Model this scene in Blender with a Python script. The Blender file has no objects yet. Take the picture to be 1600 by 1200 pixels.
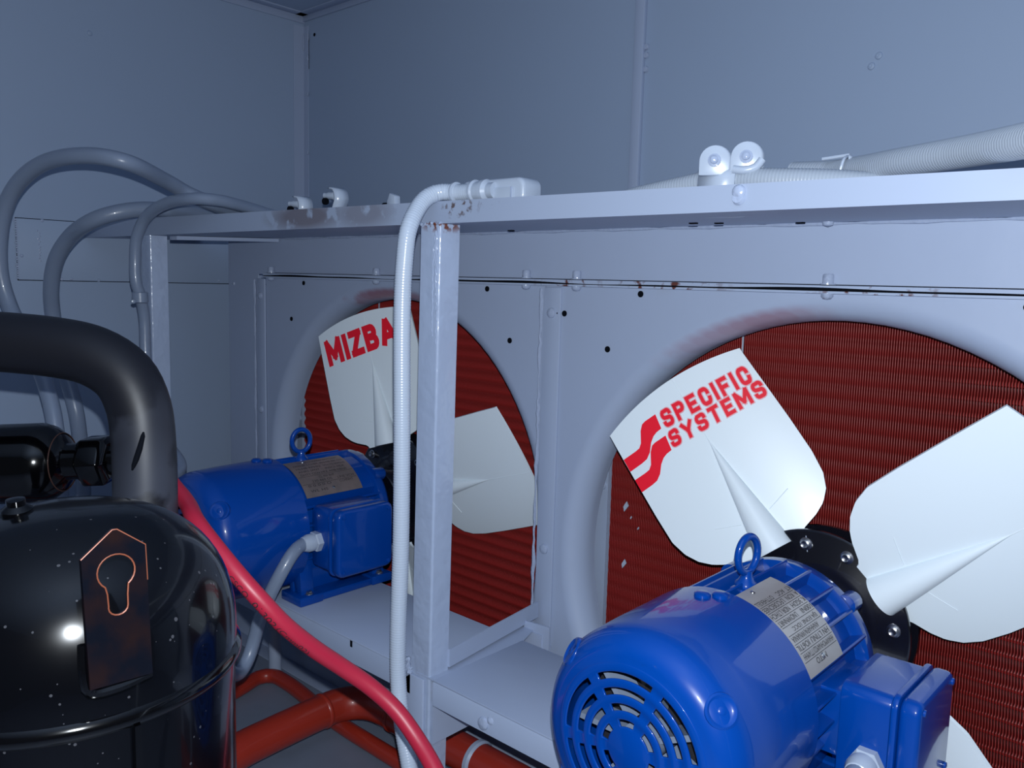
import bpy, bmesh, math, random
import numpy as np
from mathutils import Vector, Matrix
random.seed(7)
pi = math.pi
C = bpy.context.scene.collection

# ------------------------------------------------------------ camera, light, exposure
cam_d = bpy.data.cameras.new('camera'); cam = bpy.data.objects.new('camera', cam_d); C.objects.link(cam)
R_, U_, F_ = (0.73846, 0.67378, 0.02619), (-0.10031, 0.07136, 0.99239), (-0.66679, 0.73547, -0.12029)
cam.matrix_world = Matrix(((R_[0], U_[0], -F_[0], 0), (R_[1], U_[1], -F_[1], -1.05), (R_[2], U_[2], -F_[2], 0), (0, 0, 0, 1)))
cam_d.sensor_fit = 'HORIZONTAL'; cam_d.sensor_width = 36; cam_d.lens = 36 * 1308.2 / 1600
cam_d.clip_start = 0.02
bpy.context.scene.camera = cam

fl_d = bpy.data.lights.new('phone_flash', 'POINT'); fl = bpy.data.objects.new('phone_flash', fl_d); C.objects.link(fl)
fl.location = (0.004, -1.05, 0.042); fl_d.energy = 45; fl_d.shadow_soft_size = 0.004; fl_d.color = (0.86, 0.93, 1.0)
w = bpy.data.worlds.new('world'); bpy.context.scene.world = w; w.use_nodes = True
w.node_tree.nodes['Background'].inputs[0].default_value = (0.5, 0.62, 0.8, 1); w.node_tree.nodes['Background'].inputs[1].default_value = 0.085
vs = bpy.context.scene.view_settings
vs.view_transform = 'Standard'; vs.look = 'None'; vs.gamma = 1; vs.use_curve_mapping = False; vs.exposure = 0.0

# ------------------------------------------------------------ materials
def mat(name, col, rough=0.5, metal=0.0, coat=0.0, coat_rough=0.05, bump=0.0, bscale=60, spec=0.5, mottling=0.0, mscale=4, mcol=None, dist=0.002):
    m = bpy.data.materials.new(name); m.use_nodes = True; nt = m.node_tree; b = nt.nodes['Principled BSDF']
    b.inputs['Base Color'].default_value = (*col, 1); b.inputs['Roughness'].default_value = rough; b.inputs['Metallic'].default_value = metal
    b.inputs['Coat Weight'].default_value = coat; b.inputs['Coat Roughness'].default_value = coat_rough; b.inputs['Specular IOR Level'].default_value = spec
    g = nt.nodes.new('ShaderNodeNewGeometry')
    if mottling > 0:
        n = nt.nodes.new('ShaderNodeTexNoise'); n.inputs['Scale'].default_value = mscale; n.inputs['Detail'].default_value = 5
        nt.links.new(g.outputs['Position'], n.inputs['Vector'])
        mx = nt.nodes.new('ShaderNodeMix'); mx.data_type = 'RGBA'
        mx.inputs['A'].default_value = (*col, 1); mx.inputs['B'].default_value = (*(mcol or tuple(c * 0.7 for c in col)), 1)
        mr = nt.nodes.new('ShaderNodeMapRange'); mr.inputs['From Min'].default_value = 0.4; mr.inputs['From Max'].default_value = 0.75; mr.inputs['To Max'].default_value = mottling
        nt.links.new(n.outputs['Fac'], mr.inputs['Value']); nt.links.new(mr.outputs['Result'], mx.inputs['Factor']); nt.links.new(mx.outputs['Result'], b.inputs['Base Color'])
    if bump > 0:
        n = nt.nodes.new('ShaderNodeTexNoise'); n.inputs['Scale'].default_value = bscale; n.inputs['Detail'].default_value = 2
        nt.links.new(g.outputs['Position'], n.inputs['Vector'])
        bp = nt.nodes.new('ShaderNodeBump'); bp.inputs['Strength'].default_value = bump; bp.inputs['Distance'].default_value = dist
        nt.links.new(n.outputs['Fac'], bp.inputs['Height']); nt.links.new(bp.outputs['Normal'], b.inputs['Normal'])
        if coat > 0: nt.links.new(bp.outputs['Normal'], b.inputs['Coat Normal'])
    return m

def patchy(name, col, spots, col2, scale=60, thr=0.5, **k):
    """paint with stains and tints of their own shape: spots = (x, y, z, radius, weight)"""
    m = mat(name, col, **k); nt = m.node_tree; b = nt.nodes['Principled BSDF']
    g = nt.nodes.new('ShaderNodeNewGeometry'); fac = None
    n = nt.nodes.new('ShaderNodeTexNoise'); n.inputs['Scale'].default_value = scale; n.inputs['Detail'].default_value = 6
    nt.links.new(g.outputs['Position'], n.inputs['Vector'])
    for (x, y, z, sx, sz, wgt) in spots:
        s = nt.nodes.new('ShaderNodeVectorMath'); s.operation = 'SUBTRACT'; s.inputs[1].default_value = (x, y, z); nt.links.new(g.outputs['Position'], s.inputs[0])
        d = nt.nodes.new('ShaderNodeVectorMath'); d.operation = 'DIVIDE'; d.inputs[1].default_value = (sx, 0.06, sz); nt.links.new(s.outputs[0], d.inputs[0])
        l = nt.nodes.new('ShaderNodeVectorMath'); l.operation = 'LENGTH'; nt.links.new(d.outputs[0], l.inputs[0])
        r = nt.nodes.new('ShaderNodeMapRange'); r.inputs['From Min'].default_value = 1.0; r.inputs['From Max'].default_value = 0.4; r.inputs['To Max'].default_value = wgt
        nt.links.new(l.outputs['Value'], r.inputs['Value'])
        if fac is None: fac = r.outputs['Result']
        else:
            a = nt.nodes.new('ShaderNodeMath'); a.operation = 'MAXIMUM'; nt.links.new(fac, a.inputs[0]); nt.links.new(r.outputs['Result'], a.inputs[1]); fac = a.outputs[0]
    mr = nt.nodes.new('ShaderNodeMapRange'); mr.inputs['From Min'].default_value = thr; mr.inputs['From Max'].default_value = thr + 0.08
    nt.links.new(n.outputs['Fac'], mr.inputs['Value'])
    mu = nt.nodes.new('ShaderNodeMath'); mu.operation = 'MULTIPLY'; nt.links.new(fac, mu.inputs[0]); nt.links.new(mr.outputs['Result'], mu.inputs[1])
    mx = nt.nodes.new('ShaderNodeMix'); mx.data_type = 'RGBA'; mx.inputs['A'].default_value = (*col, 1); mx.inputs['B'].default_value = (*col2, 1)
    nt.links.new(mu.outputs[0], mx.inputs['Factor']); nt.links.new(mx.outputs['Result'], b.inputs['Base Color'])
    return m

PAINT = (0.375, 0.44, 0.585)
M = {}
M['wall'] = mat('wall_paint', (0.325, 0.405, 0.545), rough=0.55, bump=0.08, bscale=25, dist=0.004, mottling=0.35, mscale=2.5, mcol=(0.30, 0.375, 0.51))
M['paint'] = mat('grey_blue_paint', PAINT, rough=0.42, bump=0.10, bscale=30, dist=0.004, mottling=0.25, mscale=5, mcol=(0.345, 0.41, 0.55))
M['gloss'] = mat('runny_gloss_paint', (0.38, 0.45, 0.60), rough=0.25, coat=0.6, coat_rough=0.12, bump=0.35, bscale=55, dist=0.003)
M['glint'] = mat('glint_ridge_gloss', (0.38, 0.45, 0.60), rough=0.12, coat=1.0, coat_rough=0.05)  # high gloss for the ridges added to give the post its highlights
M['seal'] = mat('painted_sealant', (0.36, 0.42, 0.56), rough=0.22, coat=0.5, bump=0.6, bscale=120, dist=0.003)
M['beam'] = patchy('beam_paint', (0.33, 0.388, 0.51), [(-1.15, -0.28, 0.095, 0.13, 0.030, 0.9), (-1.00, -0.28, 0.095, 0.09, 0.03, 0.6)], (0.14, 0.125, 0.15), scale=38, thr=0.36, rough=0.42, bump=0.08, bscale=30)
M['beam_rust'] = patchy('beam_rust_paint', (0.325, 0.380, 0.50), [(-0.80, -0.28, 0.095, 0.045, 0.016, 1.0), (-0.745, -0.28, 0.10, 0.02, 0.01, 0.8)], (0.10, 0.07, 0.07), scale=120, thr=0.55, rough=0.42)
M['post'] = patchy('post_paint', (0.38, 0.45, 0.60), [(-0.83, -0.28, 0.074, 0.05, 0.012, 1.0)], (0.16, 0.045, 0.02), scale=110, thr=0.47, rough=0.26, coat=0.8, coat_rough=0.08, bump=0.55, bscale=38, dist=0.004)
M['seam'] = patchy('seam_paint', (0.40, 0.47, 0.62), [(-0.83, 0, 0.0, 0.08, 0.03, 1.0), (-0.66, 0, 0.0, 0.13, 0.03, 1.0), (-0.36, 0, 0.0, 0.10, 0.03, 1.0)], (0.12, 0.04, 0.03), scale=70, thr=0.54, rough=0.3)
M['panel'] = patchy('panel_paint', PAINT, [(-0.41+0.400*math.cos(math.radians(a)), 0.015, -0.43+0.400*math.sin(math.radians(a)), 0.034, 0.016, w_) for a, w_ in zip(range(94, 128, 3), (0.2, 0.35, 0.5, 0.55, 0.55, 0.5, 0.45, 0.4, 0.35, 0.3, 0.2, 0.1))] + [(-1.285+0.402*math.cos(math.radians(a)), 0.01, -0.43+0.402*math.sin(math.radians(a)), 0.036, 0.014, w_) for a, w_ in zip(range(80, 110, 3), (0.5, 0.6, 0.7, 0.7, 0.7, 0.7, 0.7, 0.6, 0.5, 0.5))], (0.26, 0.055, 0.075), scale=10, thr=0.34, rough=0.42, bump=0.10, bscale=30, dist=0.004)  # red tint along the top of each opening's rim
M['floor'] = mat('floor_paint', (0.20, 0.235, 0.31), rough=0.45, bump=0.25, bscale=14, dist=0.006, mottling=0.6, mscale=9, mcol=(0.15, 0.17, 0.22))
M['blue'] = mat('blue_motor_paint', (0.0002, 0.047, 0.29), rough=0.30, spec=0.15, coat=0.6, coat_rough=0.06, bump=0.05, bscale=30, dist=0.003)
M['coil'] = mat('red_coil_paint', (0.25, 0.016, 0.016), rough=0.4, spec=0.4)
M['coil_edge'] = mat('red_fin_edge', (0.36, 0.036, 0.030), rough=0.5, spec=0.4)
M['coil_dark'] = mat('coil_core', (0.06, 0.006, 0.006), rough=0.6)
M['blade'] = mat('white_nylon', (0.80, 0.88, 0.93), rough=0.38, coat=0.15, coat_rough=0.2)
M['blade'].node_tree.nodes['Principled BSDF'].inputs['Subsurface Weight'].default_value = 0.08
M['blade'].node_tree.nodes['Principled BSDF'].inputs['Subsurface Radius'].default_value = (0.01, 0.01, 0.01)
M['red_print'] = mat('red_lettering', (0.90, 0.014, 0.035), rough=0.45, spec=0.2)
M['halo'] = mat('pink_print_edge', (0.78, 0.42, 0.46), rough=0.4)
M['black'] = mat('black_gloss_enamel', (0.0008, 0.0008, 0.0012), rough=0.13, spec=0.25, coat=0.4, coat_rough=0.05, bump=0.04, bscale=14, dist=0.006)
M['shell'] = mat('black_shell_enamel', (0.0008, 0.0009, 0.0016), rough=0.19, spec=0.22, coat=0.35, coat_rough=0.05, bump=0.06, bscale=28, dist=0.004)
def add_specks(m, col, scale, thr):
    nt = m.node_tree; b = nt.nodes['Principled BSDF']; g = nt.nodes.new('ShaderNodeNewGeometry')
    v = nt.nodes.new('ShaderNodeTexVoronoi'); v.inputs['Scale'].default_value = scale; v.inputs['Randomness'].default_value = 1; nt.links.new(g.outputs['Position'], v.inputs['Vector'])
    n = nt.nodes.new('ShaderNodeTexNoise'); n.inputs['Scale'].default_value = 60; nt.links.new(g.outputs['Position'], n.inputs['Vector'])
    k = nt.nodes.new('ShaderNodeMath'); k.operation = 'MULTIPLY'; k.inputs[1].default_value = thr*2
    q_ = nt.nodes.new('ShaderNodeMapRange'); q_.inputs['From Min'].default_value = 0.42; q_.inputs['From Max'].default_value = 0.75; nt.links.new(n.outputs['Fac'], q_.inputs['Value']); nt.links.new(q_.outputs['Result'], k.inputs[0])
    c = nt.nodes.new('ShaderNodeMath'); c.operation = 'LESS_THAN'; nt.links.new(v.outputs['Distance'], c.inputs[0]); nt.links.new(k.outputs[0], c.inputs[1])
    mx = nt.nodes.new('ShaderNodeMix'); mx.data_type = 'RGBA'; mx.inputs['A'].default_value = b.inputs['Base Color'].default_value; mx.inputs['B'].default_value = (*col, 1)
    nt.links.new(c.outputs[0], mx.inputs['Factor']); nt.links.new(mx.outputs['Result'], b.inputs['Base Color'])
add_specks(M['shell'], (0.035, 0.036, 0.042), 150, 0.11)
M['hub'] = mat('black_hub', (0.005, 0.005, 0.009), rough=0.22, coat=0.6)
M['pipe'] = patchy('sooty_copper_pipe', (0.0065, 0.0070, 0.011), [(-0.86, -0.66, -0.27, 0.10, 0.16, 0.85), (-0.88, -0.66, -0.16, 0.05, 0.05, 0.5)], (0.042, 0.047, 0.064), scale=13, thr=0.36, rough=0.46, spec=0.35, bump=0.12, bscale=12, dist=0.003)
M['copper'] = mat('copper_edge', (0.16, 0.042, 0.018), rough=0.5, metal=0.2)
M['dull_copper'] = mat('dull_copper', (0.035, 0.014, 0.009), rough=0.5)
M['conduit'] = mat('grey_conduit', (0.20, 0.245, 0.335), rough=0.33, coat=0.3, bump=0.12, bscale=90)
M['conduit_white'] = mat('pale_flexible_conduit', (0.50, 0.57, 0.68), rough=0.25, coat=0.7, coat_rough=0.10)
M['conduit_ribbed'] = mat('grey_ribbed_conduit', (0.33, 0.375, 0.44), rough=0.4, coat=0.2, coat_rough=0.2)
M['fitting'] = mat('pale_fitting', (0.41, 0.47, 0.57), rough=0.3, coat=0.5, bump=0.1, bscale=60)
M['steel'] = mat('zinc_steel', (0.55, 0.56, 0.58), rough=0.28, metal=1.0)
M['plate'] = mat('nameplate_metal', (0.42, 0.40, 0.40), rough=0.38, metal=0.35, mottling=0.4, mscale=30, mcol=(0.30, 0.28, 0.28))
M['plate_dark'] = mat('nameplate_brown', (0.23, 0.18, 0.17), rough=0.38, metal=0.35, mottling=0.5, mscale=40, mcol=(0.11, 0.10, 0.10))
M['ink'] = mat('dark_ink', (0.02, 0.02, 0.025), rough=0.5)
M['dark'] = mat('dark_gap', (0.004, 0.005, 0.008), rough=0.9, spec=0.05)
M['red_pipe'] = mat('red_pipe_paint', (0.36, 0.028, 0.014), rough=0.38, coat=0.3, bump=0.12, bscale=60)
M['red_cable'] = mat('red_cable_jacket', (0.40, 0.014, 0.040), rough=0.42, bump=0.05, bscale=120)
M['bracket'] = mat('lug_steel', (0.0016, 0.0022, 0.0048), rough=0.2, spec=0.3, coat=0.5, mottling=0.7, mscale=45, mcol=(0.012, 0.0045, 0.0030))

# ------------------------------------------------------------ helpers
def thing(name, label, cat, loc=(0, 0, 0), group=None, kind=None):
    o = bpy.data.objects.new(name, None); C.objects.link(o); o.location = loc; o.empty_display_size = 0.02
    if label: o['label'] = label
    if cat: o['category'] = cat
    if group: o['group'] = group
    if kind: o['kind'] = kind
    return o
def tag(o, label, cat, group=None):
    o['label'] = label; o['category'] = cat
    if group: o['group'] = group
    return o
def mesh_obj(name, me, m, parent=None, smooth=True, angle=40):
    o = bpy.data.objects.new(name, me); C.objects.link(o)
    if not me.materials: me.materials.append(M[m] if isinstance(m, str) else m)
    if smooth:
        me.polygons.foreach_set('use_smooth', [True] * len(me.polygons))
        try: me.set_sharp_from_angle(angle=math.radians(angle))
        except Exception: pass
    if parent is not None:
        o.parent = parent                         # parents sit unrotated: local = world minus the parents' places
    return o
def obj(name, bm, m, parent=None, smooth=True, angle=40, org=(0, 0, 0), bevel=0, bseg=2):
    bmesh.ops.recalc_face_normals(bm, faces=bm.faces)
    if bevel > 0:
        ed = [e for e in bm.edges if len(e.link_faces) == 2 and e.calc_face_angle(0) > 0.6]
        bmesh.ops.bevel(bm, geom=ed, offset=bevel, segments=bseg, profile=0.5, affect='EDGES', clamp_overlap=True)
    if org != (0, 0, 0): bmesh.ops.translate(bm, vec=-Vector(org), verts=bm.verts)
    me = bpy.data.meshes.new(name); bm.to_mesh(me); bm.free()
    o = mesh_obj(name, me, m, parent, smooth, angle)
    return o
def B(): return bmesh.new()
def box(bm, x0, x1, y0, y1, z0, z1):
    v = [bm.verts.new(p) for p in ((x0,y0,z0),(x1,y0,z0),(x1,y1,z0),(x0,y1,z0),(x0,y0,z1),(x1,y0,z1),(x1,y1,z1),(x0,y1,z1))]
    for f in ((0,3,2,1),(4,5,6,7),(0,1,5,4),(1,2,6,5),(2,3,7,6),(3,0,4,7)): bm.faces.new([v[i] for i in f])
    return v
def frame_of(d):
    d = Vector(d).normalized(); a = Vector((0, 0, 1)) if abs(d.z) < 0.9 else Vector((1, 0, 0))
    u = d.cross(a).normalized(); return u, d.cross(u).normalized(), d
def lathe(bm, prof, c, axis, seg=48, cap=True):
    """prof = [(radius, distance along axis)]"""
    u, v, d = frame_of(axis); c = Vector(c); rings = []
    for r, h in prof:
        if r < 1e-6: rings.append([bm.verts.new(c + d * h)]); continue
        rings.append([bm.verts.new(c + d * h + (u * math.cos(2*pi*k/seg) + v * math.sin(2*pi*k/seg)) * r) for k in range(seg)])
    for a, b in zip(rings, rings[1:]):
        for k in range(seg):
            k2 = (k + 1) % seg
            if len(a) == 1 and len(b) == 1: continue
            if len(a) == 1: bm.faces.new((a[0], b[k], b[k2]))
            elif len(b) == 1: bm.faces.new((a[k], b[0], a[k2]))
            else: bm.faces.new((a[k], b[k], b[k2], a[k2]))
    if cap:
        for r in (rings[0], rings[-1]):
            if len(r) > 2: bm.faces.new(r)
def cyl(bm, c, axis, r, h, seg=24, r2=None):
    lathe(bm, [(r, 0), (r if r2 is None else r2, h)], c, axis, seg)
def spline(pts, step=0.008):
    P = [Vector(p) for p in pts]; P = [P[0] * 2 - P[1]] + P + [P[-1] * 2 - P[-2]]; out = []
    for i in range(1, len(P) - 2):
        n = max(2, int((P[i+1] - P[i]).length / step))
        for k in range(n):
            t = k / n; a, b, c, d = P[i-1], P[i], P[i+1], P[i+2]
            out.append(0.5 * ((2*b) + (c - a)*t + (2*a - 5*b + 4*c - d)*t*t + (3*b - a - 3*c + d)*t**3))
    out.append(P[-2].copy()); return out
def resample(pts, step):
    out = [pts[0].copy()]; acc = 0
    for a, b in zip(pts, pts[1:]):
        L = (b - a).length; s = step - acc
        while s <= L and L > 0: out.append(a.lerp(b, s / L)); s += step
        acc = (acc + L) % step
    return out
def tube(bm, pts, r, seg=16, cap=True, radf=None):
    """sweep with parallel transport"""
    T = [(pts[min(i+1, len(pts)-1)] - pts[max(i-1, 0)]).normalized() for i in range(len(pts))]
    u, v, _ = frame_of(T[0]); rings = []
    for i, p in enumerate(pts):
        u = (u - T[i] * u.dot(T[i])).normalized(); v = T[i].cross(u)
        rr = r if radf is None else radf(i)
        rings.append([bm.verts.new(p + (u * math.cos(2*pi*k/seg) + v * math.sin(2*pi*k/seg)) * rr) for k in range(seg)])
    for a, b in zip(rings, rings[1:]):
        for k in range(seg): bm.faces.new((a[k], a[(k+1) % seg], b[(k+1) % seg], b[k]))
    if cap: bm.faces.new(rings[0]); bm.faces.new(rings[-1])
def prism(bm, outline, fn, t0, t1):
    """outline 2d -> fn(a, b, t) -> point; extruded from t0 to t1"""
    a = [bm.verts.new(fn(x, y, t0)) for x, y in outline]; b = [bm.verts.new(fn(x, y, t1)) for x, y in outline]
    n = len(a); bm.faces.new(a); bm.faces.new(b[::-1])
    for i in range(n): bm.faces.new((a[i], a[(i+1) % n], b[(i+1) % n], b[i]))
def round_rect(w, h, r, n=5):
    o = []
    for cx, cy, a0 in ((w/2-r, h/2-r, 0), (-w/2+r, h/2-r, pi/2), (-w/2+r, -h/2+r, pi), (w/2-r, -h/2+r, 1.5*pi)):
        for k in range(n + 1):
            a = a0 + pi/2*k/n; o.append((cx + r*math.cos(a), cy + r*math.sin(a)))
    return o
def hexbolt(bm, c, axis, r=0.008, h=0.006, washer=True, dome=False):
    u, v, d = frame_of(axis); c = Vector(c)
    if washer: cyl(bm, c, axis, r*1.45, 0.0015, 20); c = c + d*0.0015
    if dome:
        lathe(bm, [(r, 0), (r, h*0.3), (r*0.8, h*0.75), (r*0.4, h), (0, h*1.05)], c, axis, 16)
    else:
        lathe(bm, [(r, 0), (r, h*0.85), (r*0.8, h)], c, axis, 6)
def text_mesh(txt, bold=0.0):
    cu = bpy.data.curves.new('lettering', 'FONT'); cu.body = txt; cu.size = 1; cu.offset = bold; cu.resolution_u = 3
    o = bpy.data.objects.new('lettering', cu); C.objects.link(o)
    dg = bpy.context.evaluated_depsgraph_get(); me = bpy.data.meshes.new_from_object(o.evaluated_get(dg))
    bpy.data.objects.remove(o); bpy.data.curves.remove(cu)
    co = np.zeros(len(me.vertices)*3); me.vertices.foreach_get('co', co); co = co.reshape(-1, 3)
    return me, co
def map_text(me, co, fn):
    """normalises the text to the unit box, then maps it with fn(a, b)"""
    x0, x1 = co[:, 0].min(), co[:, 0].max(); y0, y1 = co[:, 1].min(), co[:, 1].max()
    for i, vtx in enumerate(me.vertices):
        vtx.co = fn((co[i, 0]-x0)/(x1-x0), (co[i, 1]-y0)/(y1-y0))
    me.update(); return me
def struct(name, bm, m, **k):
    o = obj(name, bm, m, **k); o['kind'] = 'structure'; return o

# ------------------------------------------------------------ the room
XE, YW, ZC, ZF = -2.03, 0.31, 0.703, -0.868
XR, YB = 1.3, -2.3
b = B(); box(b, XE-0.03, XE, YB, YW+0.03, ZF, ZC); wl = struct('wall_left', b, 'wall')
b = B(); box(b, XE, -0.925, YW, YW+0.03, ZF, ZC); box(b, -0.925, XR, YW-0.004, YW+0.03, ZF, ZC); wb = struct('wall_back', b, 'wall')
b = B(); box(b, XE-0.03, XR+0.03, YB-0.03, YW+0.03, ZC, ZC+0.03); struct('ceiling', b, 'wall')
b = B(); box(b, XE-0.03, XR+0.03, YB-0.03, YW+0.03, ZF-0.03, ZF); struct('floor', b, 'floor')
b = B(); box(b, XE, XE+0.022, YW-0.002, YW, ZF, ZC-0.03); box(b, XE, XE+0.002, YW-0.034, YW, ZF, ZC-0.03); struct('trim_1', b, 'paint')       # corner angle
b = B(); box(b, XE, XE+0.03, YB, YW, ZC-0.004, ZC); box(b, XE, XE+0.004, YB, YW, ZC-0.022, ZC); box(b, XE, XR, YW-0.03, YW, ZC-0.004, ZC)
box(b, XE, XR, YW-0.006, YW-0.001, ZC-0.018, ZC); struct('trim_2', b, 'paint', bevel=0.001)                                          # ceiling angle
b = B(); box(b, -0.9365, -0.916, YW-0.014, YW-0.004, ZF, ZC-0.02); tr = struct('trim_3', b, 'paint', bevel=0.0015)                     # vertical joint strip
b = B()
for z in (0.44, 0.425, 0.40): lathe(b, [(0.006, 0), (0.005, 0.004), (0, 0.006)], (-0.913, YW-0.005, z), (0, -1, 0), 10)
obj('sealant_blob', b, 'seal', tr)
b = B()
for z in (0.39, 0.42, 0.455, 0.27): cyl(b, (-0.9385, YW+0.0005, z), (0, -1, 0), 0.003, 0.001, 8)
obj('screw_hole', b, 'dark', tr)
for k, (dx, dz, ln) in enumerate(((0.0245, 0.660, 0.03), (0.0035, 0.655, 0.045), (0.024, 0.60, 0.02), (0.0235, 0.50, 0.012), (0.0225, 0.345, 0.012))):
    b = B(); tube(b, [Vector((XE+dx, YW-0.004, dz-ln*q/5)) for q in range(6)], 0.003, 8, radf=lambda i: (0.001, 0.0022, 0.0026, 0.0024, 0.003, 0.0012)[i]); obj('sealant_drip', b, 'seal', wb)
b = B(); box(b, XE+0.0245, XE+0.0252, YW-0.0012, YW-0.0002, 0.56, 0.64); obj('hairline_crack', b, 'dark', wb)
for z_, x_ in ((0.645, XE+0.05), (0.695, XE+0.145)):
    b = B(); cyl(b, (x_, YW-0.0008, z_), (0, 1, 0), 0.0045, 0.0012, 12); obj('screw_hole', b, 'dark', wb)
# patch plate riveted to the end wall
t = thing('patch_plate', 'thin painted patch plate fixed low on the end wall behind the looping conduits', 'plate', (XE, -0.2, 0.04))
O = t.location
b = B(); box(b, XE+0.0, XE+0.0025, -0.418, 0.29, -0.022, 0.110); obj('plate', b, 'wall', t, org=tuple(O), bevel=0.0008)
b = B(); box(b, XE, XE+0.0008, -0.4195, 0.29, -0.0236, 0.1115); obj('seam_gap', b, 'dark', t, org=tuple(O))
for y, z in ((-0.366, 0.108), (-0.31, -0.018), (-0.41, 0.03), (-0.25, -0.02), (-0.1, 0.1), (0.05, -0.015), (-0.33, -0.019)):
    b = B(); lathe(b, [(0.004, 0), (0.003, 0.002), (0, 0.003)], (XE+0.002, y, z), (1, 0, 0), 10); obj('rivet', b, 'seal', t, org=tuple(O))
b = B(); random.seed(3)
for k in range(26):
    z = -0.02 + 0.005*k; box(b, XE+0.002, XE+0.0035, -0.421+random.uniform(-0.002, 0.002), -0.416, z, z+0.004)
for k in range(12):
    z = 0.02 + 0.006*k; lathe(b, [(0.0025, 0), (0, 0.0015)], (XE+0.0025, -0.375+random.uniform(-0.003, 0.003), z), (1, 0, 0), 6)
o = obj('sealant_specks', b, 'seal', t, org=tuple(O)); o['kind'] = 'stuff'
for (x, y, z, ax) in ((XE, -0.251, 0.53, (1, 0, 0)), (-0.49, YW-0.004, 0.359, (0, -1, 0)), (-0.5, YW-0.004, 0.345, (0, -1, 0))):
    b = B(); lathe(b, [(0.006, 0), (0.005, 0.002), (0.002, 0.003), (0, 0.002)], (x, y, z), ax, 12); obj('paint_blister', b, 'wall', wl if x == XE else wb)

# ------------------------------------------------------------ fan bulkhead: panels, header, joint strips
CL, CR = (-1.285, -0.43), (-0.41, -0.43)
RO, RI = 0.412, 0.392
def fan_panel(name, label, x0, x1, cx, cz):
    t = thing(name, label, 'panel', (cx, 0, cz)); O = tuple(t.location)
    z0, z1 = ZF+0.001, 0.0
    b = B(); n = 96; outer = []; inner = []
    for k in range(n):
        a = 2*pi*k/n; c, s = math.cos(a), math.sin(a)
        tt = min((((x1 - cx) if c > 0 else (x0 - cx)) / c) if abs(c) > 1e-6 else 9, (((z1 - cz) if s > 0 else (z0 - cz)) / s) if abs(s) > 1e-6 else 9)
        outer.append(b.verts.new((cx + c*tt, 0, cz + s*tt)))
        r = min(RO + 0.012, tt - 0.0015)
        inner.append((a, r))
    # venturi roll: elliptical quarter turn into the throat
    prof = []
    for q in range(17):
        th = pi/2*q/16; prof.append((math.sin(th), 1 - math.cos(th)))
    rings = [[b.verts.new((cx + (r+0.0012)*math.cos(a), 0, cz + (r+0.0012)*math.sin(a))) for a, r in inner]]
    for (fr, fd) in prof:
        rg = []
        for a, r in inner:
            rr = r + (RI - r)*fr; rg.append(b.verts.new((cx + rr*math.cos(a), 0.040*fd, cz + rr*math.sin(a))))
        rings.append(rg)
    rings.append([b.verts.new((cx + RI*math.cos(a), 0.050, cz + RI*math.sin(a))) for a, r in inner])
    for k in range(n):
        k2 = (k+1) % n
        b.faces.new((outer[k], outer[k2], rings[0][k2], rings[0][k]))
        for r1, r2 in zip(rings, rings[1:]): b.faces.new((r1[k], r1[k2], r2[k2], r2[k]))
    # corners of the sheet
    def near(px, pz): return min(range(n), key=lambda k: (outer[k].co.x-px)**2 + (outer[k].co.z-pz)**2)
    for px, pz in ((x0, z0), (x1, z0), (x0, z1), (x1, z1)):
        cv = b.verts.new((px, 0, pz)); aa = math.atan2(pz-cz, px-cx) % (2*pi); k = int(aa/(2*pi)*n) % n
        b.faces.new((outer[k], cv, outer[(k+1) % n]))
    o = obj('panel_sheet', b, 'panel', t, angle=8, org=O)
    b = B(); box(b, x0, x1, -0.012, 0.0, -0.0035, -0.0005); o2 = obj('top_flange', b, 'seam', t, org=O)
    return t
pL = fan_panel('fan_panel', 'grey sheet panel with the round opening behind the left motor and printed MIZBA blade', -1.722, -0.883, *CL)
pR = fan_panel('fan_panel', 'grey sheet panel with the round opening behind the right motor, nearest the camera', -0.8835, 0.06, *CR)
def dots(parent, pts, r, name='bolt_hole'):
    O = tuple(parent.location)
    for x, z in pts:
        b = B(); cyl(b, (x, -0.0016, z), (0, 1, 0), r, 0.001, 14); obj(name, b, 'dark', parent, org=O)
dots(pL, ((-0.959, -0.098), (-1.015, -0.012), (-1.618, -0.093), (-1.57, -0.013)), 0.0048)
dots(pR, ((-0.699, -0.012), (-0.755, -0.098), (-0.844+0.002, -0.047)), 0.0048)
dots(pR, ((-0.2, -0.012), (-0.12, -0.1)), 0.0048)

hd = thing('header_plate', 'long flat header plate above both fan openings, bolted along its lower seam', 'panel', (-0.9, 0, 0.04)); O = tuple(hd.location)
b = B(); box(b, -1.886, 0.06, 0.0, 0.0025, 0.0045, 0.0835); obj('plate', b, 'paint', hd, org=O)
# slightly wavy lower flange, so that the joint opens and closes
b = B(); n = 90
for k in range(n):
    xa, xb = -1.716 + 1.776*k/n, -1.716 + 1.776*(k+1)/n
    fa = lambda x: 0.0022 + 0.0012*math.sin(x*11) + 0.0007*math.sin(x*27+1)
    za, zb = fa(xa), fa(xb)
    v = [b.verts.new(p) for p in ((xa,-0.012,za),(xb,-0.012,zb),(xb,0,zb+0.001),(xa,0,za+0.001),(xa,-0.012,0.0064),(xb,-0.012,0.0064),(xb,0,0.0070),(xa,0,0.0070))]
    for f in ((0,3,2,1),(4,5,6,7),(0,1,5,4),(2,3,7,6)): b.faces.new([v[i] for i in f])
bmesh.ops.remove_doubles(b, verts=b.verts, dist=1e-5)
obj('lower_flange', b, 'seam', hd, org=O)
b = B(); box(b, -1.716, 0.06, -0.0095, 0.0, -0.0006, 0.0035); obj('joint_gap', b, 'dark', hd, org=O)
b = B(); box(b, -1.716, 0.06, -0.0008, 0.0, 0.0068, 0.0080); obj('joint_gap', b, 'dark', hd, org=O)
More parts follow.
